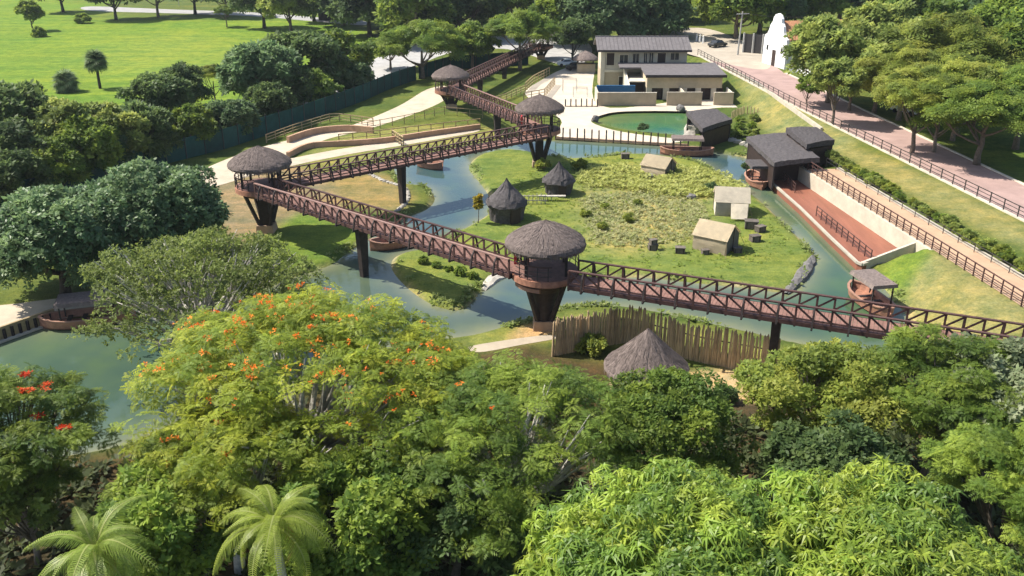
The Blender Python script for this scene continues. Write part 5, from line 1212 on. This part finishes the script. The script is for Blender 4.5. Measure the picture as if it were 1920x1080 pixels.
# right of the road
T('olive tree beside the chapel with a thin trunk', 1565, 98, 7.5, 'olive', 1.4, 71, ZR, 'road trees'); T('olive tree behind the leaning roadside tree', 1660, 70, 7.5, 'olive', 1.45, 72, ZR, 'road trees'); T('yellow green flat tree right of the road', 1770, 100, 8, 'umb_yellow', 1.8, 73, ZR, 'road trees')
T('yellow green flat tree nearer the road bend', 1700, 130, 7, 'umb_yellow', 1.1, 74, ZR, 'road trees'); T('green tree behind the yellow green flat trees', 1880, 60, 8, 'round_green', 1.5, 75, ZR, 'road trees'); T('large green tree at the top right behind the flat trees', 1720, 35, 8, 'round_green', 1.6, 76, ZR, 'road trees'); T('dark green tree at the top right corner', 1830, 20, 8, 'blue', 1.6, 77, ZR, 'road trees')
T('feathery tree drooping over the road at the right edge', 1850, 215, 5.8, 'umb_green', 1.25, 78, ZR, 'road trees'); T('second feathery tree at the right edge over the cars', 1925, 180, 6.5, 'umb_green', 1.3, 79, ZR, 'road trees'); T('green tree filling the gap behind the white car', 1650, 140, 5.5, 'olive', 1.15, 80, ZR, 'road trees'); T('low green tree right of the chapel wall', 1600, 150, 4.4, 'olive', .8, 81, ZR, 'road trees')
T('roadside tree with a dark ivy trunk in the kerb grass', 1572, 150, 6.6, 'olive', .72, 82, 1.9, 'kerb trees'); T('tall roadside tree with a forked trunk by the path railing', 1728, 178, 7.6, 'umb_yellow', .95, 83, 1.9, 'kerb trees'); T('slim roadside tree with pale leaves beside the chapel lawn', 1517, 160, 3.8, 'small', .7, 84, 1.9, 'kerb trees')
T('yellow green tree in the mass behind the forked roadside tree', 1810, 160, 6.5, 'umb_yellow', 1.3, 86, ZR, 'road trees'); T('rounded green tree between the two parked cars', 1800, 190, 5.0, 'round_green', 1.0, 87, ZR, 'road trees'); T('green tree at the right edge above the feathery trees', 1915, 110, 7.5, 'round_green', 1.3, 88, ZR, 'road trees')
T('feathery tree beside the parked white car', 1765, 205, 5.2, 'umb_green', .8, 102, ZR, 'road trees')
T('green tree hiding the grey road between the flat crowned trees', 885, 82, 5, 'round_green', 1.0, 103); T('low tree at the bend of the grey road', 730, 92, 4.0, 'round_green', .8, 104)
T('dark tree with dense crown left of the house', 1075, 66, 6, 'round_dark', .8, 85)

# --- shrubs, ground cover, grasses
def bush(label, p, s, seed, pal='green', group=None, kind='broad', size=.22, nb=12, per=40):
    k = ('bush', pal, kind, seed % 3)
    if k not in LIB:
        V, F, C, B = crown_mesh(200 + seed % 3, 'round', .8, .6, nb, per, kind, size, pal, -.2); LIB[k] = np_mesh('foliage', V, F, C, 'leaf')
    o = bpy.data.objects.new('shrub', LIB[k]); COL.objects.link(o); o.location = p + Vector((0, 0, .4 * s)); o.scale = (s, s, s * R.uniform(.85, 1.15)); o.rotation_euler = (0, 0, R.uniform(0, 6.28))
    return tag(o, label, 'shrub', group)
for i in range(44):
    y = 110 - i * 1.35; bush('low green shrub in the hedge row beside the orange path', Vector((kx(y) - 7.4 + R.uniform(-.4, .5), y, ZP + .05)), R.uniform(.6, 1.1), i, R.choice(['green', 'olive', 'yellow']), 'hedge row beside the orange path')
for i in range(9): bush(['Top', 'Middle', 'Bottom'][i % 3].lower() + ' row shrub, ' + ['left', 'centre', 'right'][i // 3] + ', in the bank between pond and dock pavilions', G(1362 + (i // 3) * 25 + R.uniform(-6, 6), 228 + (i % 3) * 14), R.uniform(.8, 1.3), i, R.choice(['green', 'olive']), 'planted bank shrubs')
for i in range(5): bush(['first', 'second', 'third', 'fourth', 'fifth'][i] + ' shrub from the left in the row below the long bridge', G(795 + i * 23, 494 + i * 7), R.uniform(.5, .8), i, 'green', 'shrubs below the long bridge')
for i, (u, v, s, pl_, l) in enumerate([(1018, 318, 1.2, 'yellow', 'bright shrub on the mound below the plaza tower'), (1088, 318, 1.3, 'yellow', 'yellow green bush left of the leafy plant bed'), (1098, 405, .7, 'yellow', 'small shrub right of the slatted table'), (1135, 392, .6, 'yellow', 'thin shrub on the dry centre of the island'), (1195, 385, .7, 'yellow', 'upright shrub in the dry centre of the island'), (1180, 415, .8, 'yellow', 'grey shrub near the middle of the island'), (1130, 430, .7, 'yellow', 'low shrub above the near tower roof'), (1335, 360, 1.0, 'bluegreen', 'bluish shrub behind the whitish tent'), (925, 500, .8, 'green', 'shrub beside the stone bank by the near tower'), (1110, 660, 1.3, 'yellow', 'leafy shrub growing against the palisade'), (1205, 245, 1.0, 'bluegreen', 'green shrub on the pond edge above the posts'), (1400, 318, .9, 'dark', 'dark shrub at the corner of the dock pavilion'), (1357, 752, 1.0, 'dark', 'dark plant beside the hut yard')]):
    bush(l, G(u, v), s, i, pl_)
# yellow leaved sapling by the water
p = G(897, 418); t = thing('sapling', 'slender sapling with yellow leaves by the blue water', 'plant', p)
MB().tube([(0, 0, 0), (.05, 0, 1.2), (0, 0, 2.6)], [.05, .04, .02], 6).build('stem', 'bark', t, off=(0, 0, 0))
V, F, C, B = crown_mesh(77, 'round', .35, 1.1, 10, 16, 'broad', .3, 'yellow'); inst('leaves', np_mesh('leaves', V, F, C * np.array([1.7, 1.2, .8]), 'leaf'), t, (0, 0, 2.1))

def carpet(name, label, px, n, kind, size, pal, seed, zr=(.1, .5), holes=()):
    rs = np.random.default_rng(seed); poly = wpoly(px, 0); mn, mx = poly.min(0), poly.max(0)
    P = rs.uniform(mn, mx, (n * 3, 2)); P = P[sdist(P, poly) < rs.normal(0, .5, len(P))][:n]
    for hu, hv, hr in holes:
        g = G(hu, hv); P = P[((P - np.array([g.x, g.y])) ** 2).sum(1) > hr * hr]
    cl = np.sin(P[:, 0] * 1.9 + np.cos(P[:, 1] * 1.3) * 2) * np.cos(P[:, 1] * 1.7); z = np.clip(zr[0] + (zr[1] - zr[0]) * (.5 + .5 * cl) * rs.uniform(.5, 1.1, len(P)), .02, None)
    pal_ = np.array(PAL[pal]); w = rs.uniform(0, 1, len(P))[:, None]; cols = pal_[0] * (1 - w) + pal_[1] * w
    V, F, C = scatter(rs, np.column_stack([P, z]), np.tile([0, 0, 1.], (len(P), 1)), size * rs.uniform(.6, 1.3, len(P)), kind, cols)
    o = bpy.data.objects.new(name, np_mesh(name, V, F, C, 'leaf')); COL.objects.link(o); o['kind'] = 'stuff'; o['label'] = label; o['category'] = 'plants'
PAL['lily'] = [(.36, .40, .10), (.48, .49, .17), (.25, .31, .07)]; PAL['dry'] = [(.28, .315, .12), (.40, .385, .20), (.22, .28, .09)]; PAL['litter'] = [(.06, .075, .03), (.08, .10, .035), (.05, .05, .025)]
carpet('leafy_ground_cover', 'mass of bright leafy plants around the beige tent', [(1085, 332), (1130, 314), (1190, 318), (1290, 318), (1380, 342), (1395, 362), (1310, 372), (1240, 366), (1150, 352), (1095, 350)], 2600, 'broad', .36, 'lily', 1, (.15, .75), [(1234, 326, 2.0)])
carpet('dry_grass', 'tufts of pale dry grass in the middle of the island', [(1100, 370), (1200, 360), (1310, 378), (1320, 420), (1270, 455), (1130, 460), (1095, 410)], 1900, 'broad', .3, 'dry', 2, (.0, .22))
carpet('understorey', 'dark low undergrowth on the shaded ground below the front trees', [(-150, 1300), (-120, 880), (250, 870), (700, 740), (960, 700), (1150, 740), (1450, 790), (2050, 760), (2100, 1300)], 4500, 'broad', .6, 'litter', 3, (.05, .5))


def bank_plants():
    rs = np.random.default_rng(9); P = rs.uniform((-45, 58), (42, 118), (60000, 2)); sw = np.maximum(sdist(P, WO), -sdist(P, WI))
    cl = np.sin(P[:, 0] * .55 + 1.3 * np.sin(P[:, 1] * .4)) * np.cos(P[:, 1] * .5 + .8 * np.sin(P[:, 0] * .3)) + rs.normal(0, .15, len(P))
    P = P[(sw > .05) & (sw < .95) & (cl > .2)][:1700]
    z = height(P)[0] + .06; pal_ = np.array(PAL['green']); w = rs.uniform(0, 1, len(P))[:, None]
    V, F, C = scatter(rs, np.column_stack([P, z]), np.tile([0, 0, 1.], (len(P), 1)), rs.uniform(.2, .48, len(P)), 'broad', pal_[0] * (1 - w) + np.array(PAL['dry'][0]) * w)
    o = bpy.data.objects.new('bank_plants', np_mesh('bank_plants', V, F, C, 'leaf')); COL.objects.link(o); o['kind'] = 'stuff'; o['label'] = 'low weeds growing in patches along the river banks'; o['category'] = 'plants'
bank_plants()
carpet('island_weeds', 'scattered low green weeds over the island lawn', [(960, 330), (1080, 300), (1250, 300), (1390, 370), (1480, 450), (1400, 500), (1150, 490), (1000, 440), (930, 400)], 1500, 'broad', .22, 'green', 4, (.0, .12))

# ---------------------------------------------------------------- thin summer air
hz_ = bpy.data.materials.new('air'); hz_.use_nodes = True; n_ = hz_.node_tree.nodes; n_.remove(n_['Principled BSDF'])
pv = n_.new('ShaderNodeVolumePrincipled'); pv.inputs['Color'].default_value = (.86, .93, 1, 1); pv.inputs['Density'].default_value = .00011; pv.inputs['Anisotropy'].default_value = .3
hz_.node_tree.links.new(pv.outputs[0], n_['Material Output'].inputs['Volume'])
o = MB().box(-960, -120, -4, 960, 1700, 34).build('haze', hz_); o['kind'] = 'stuff'
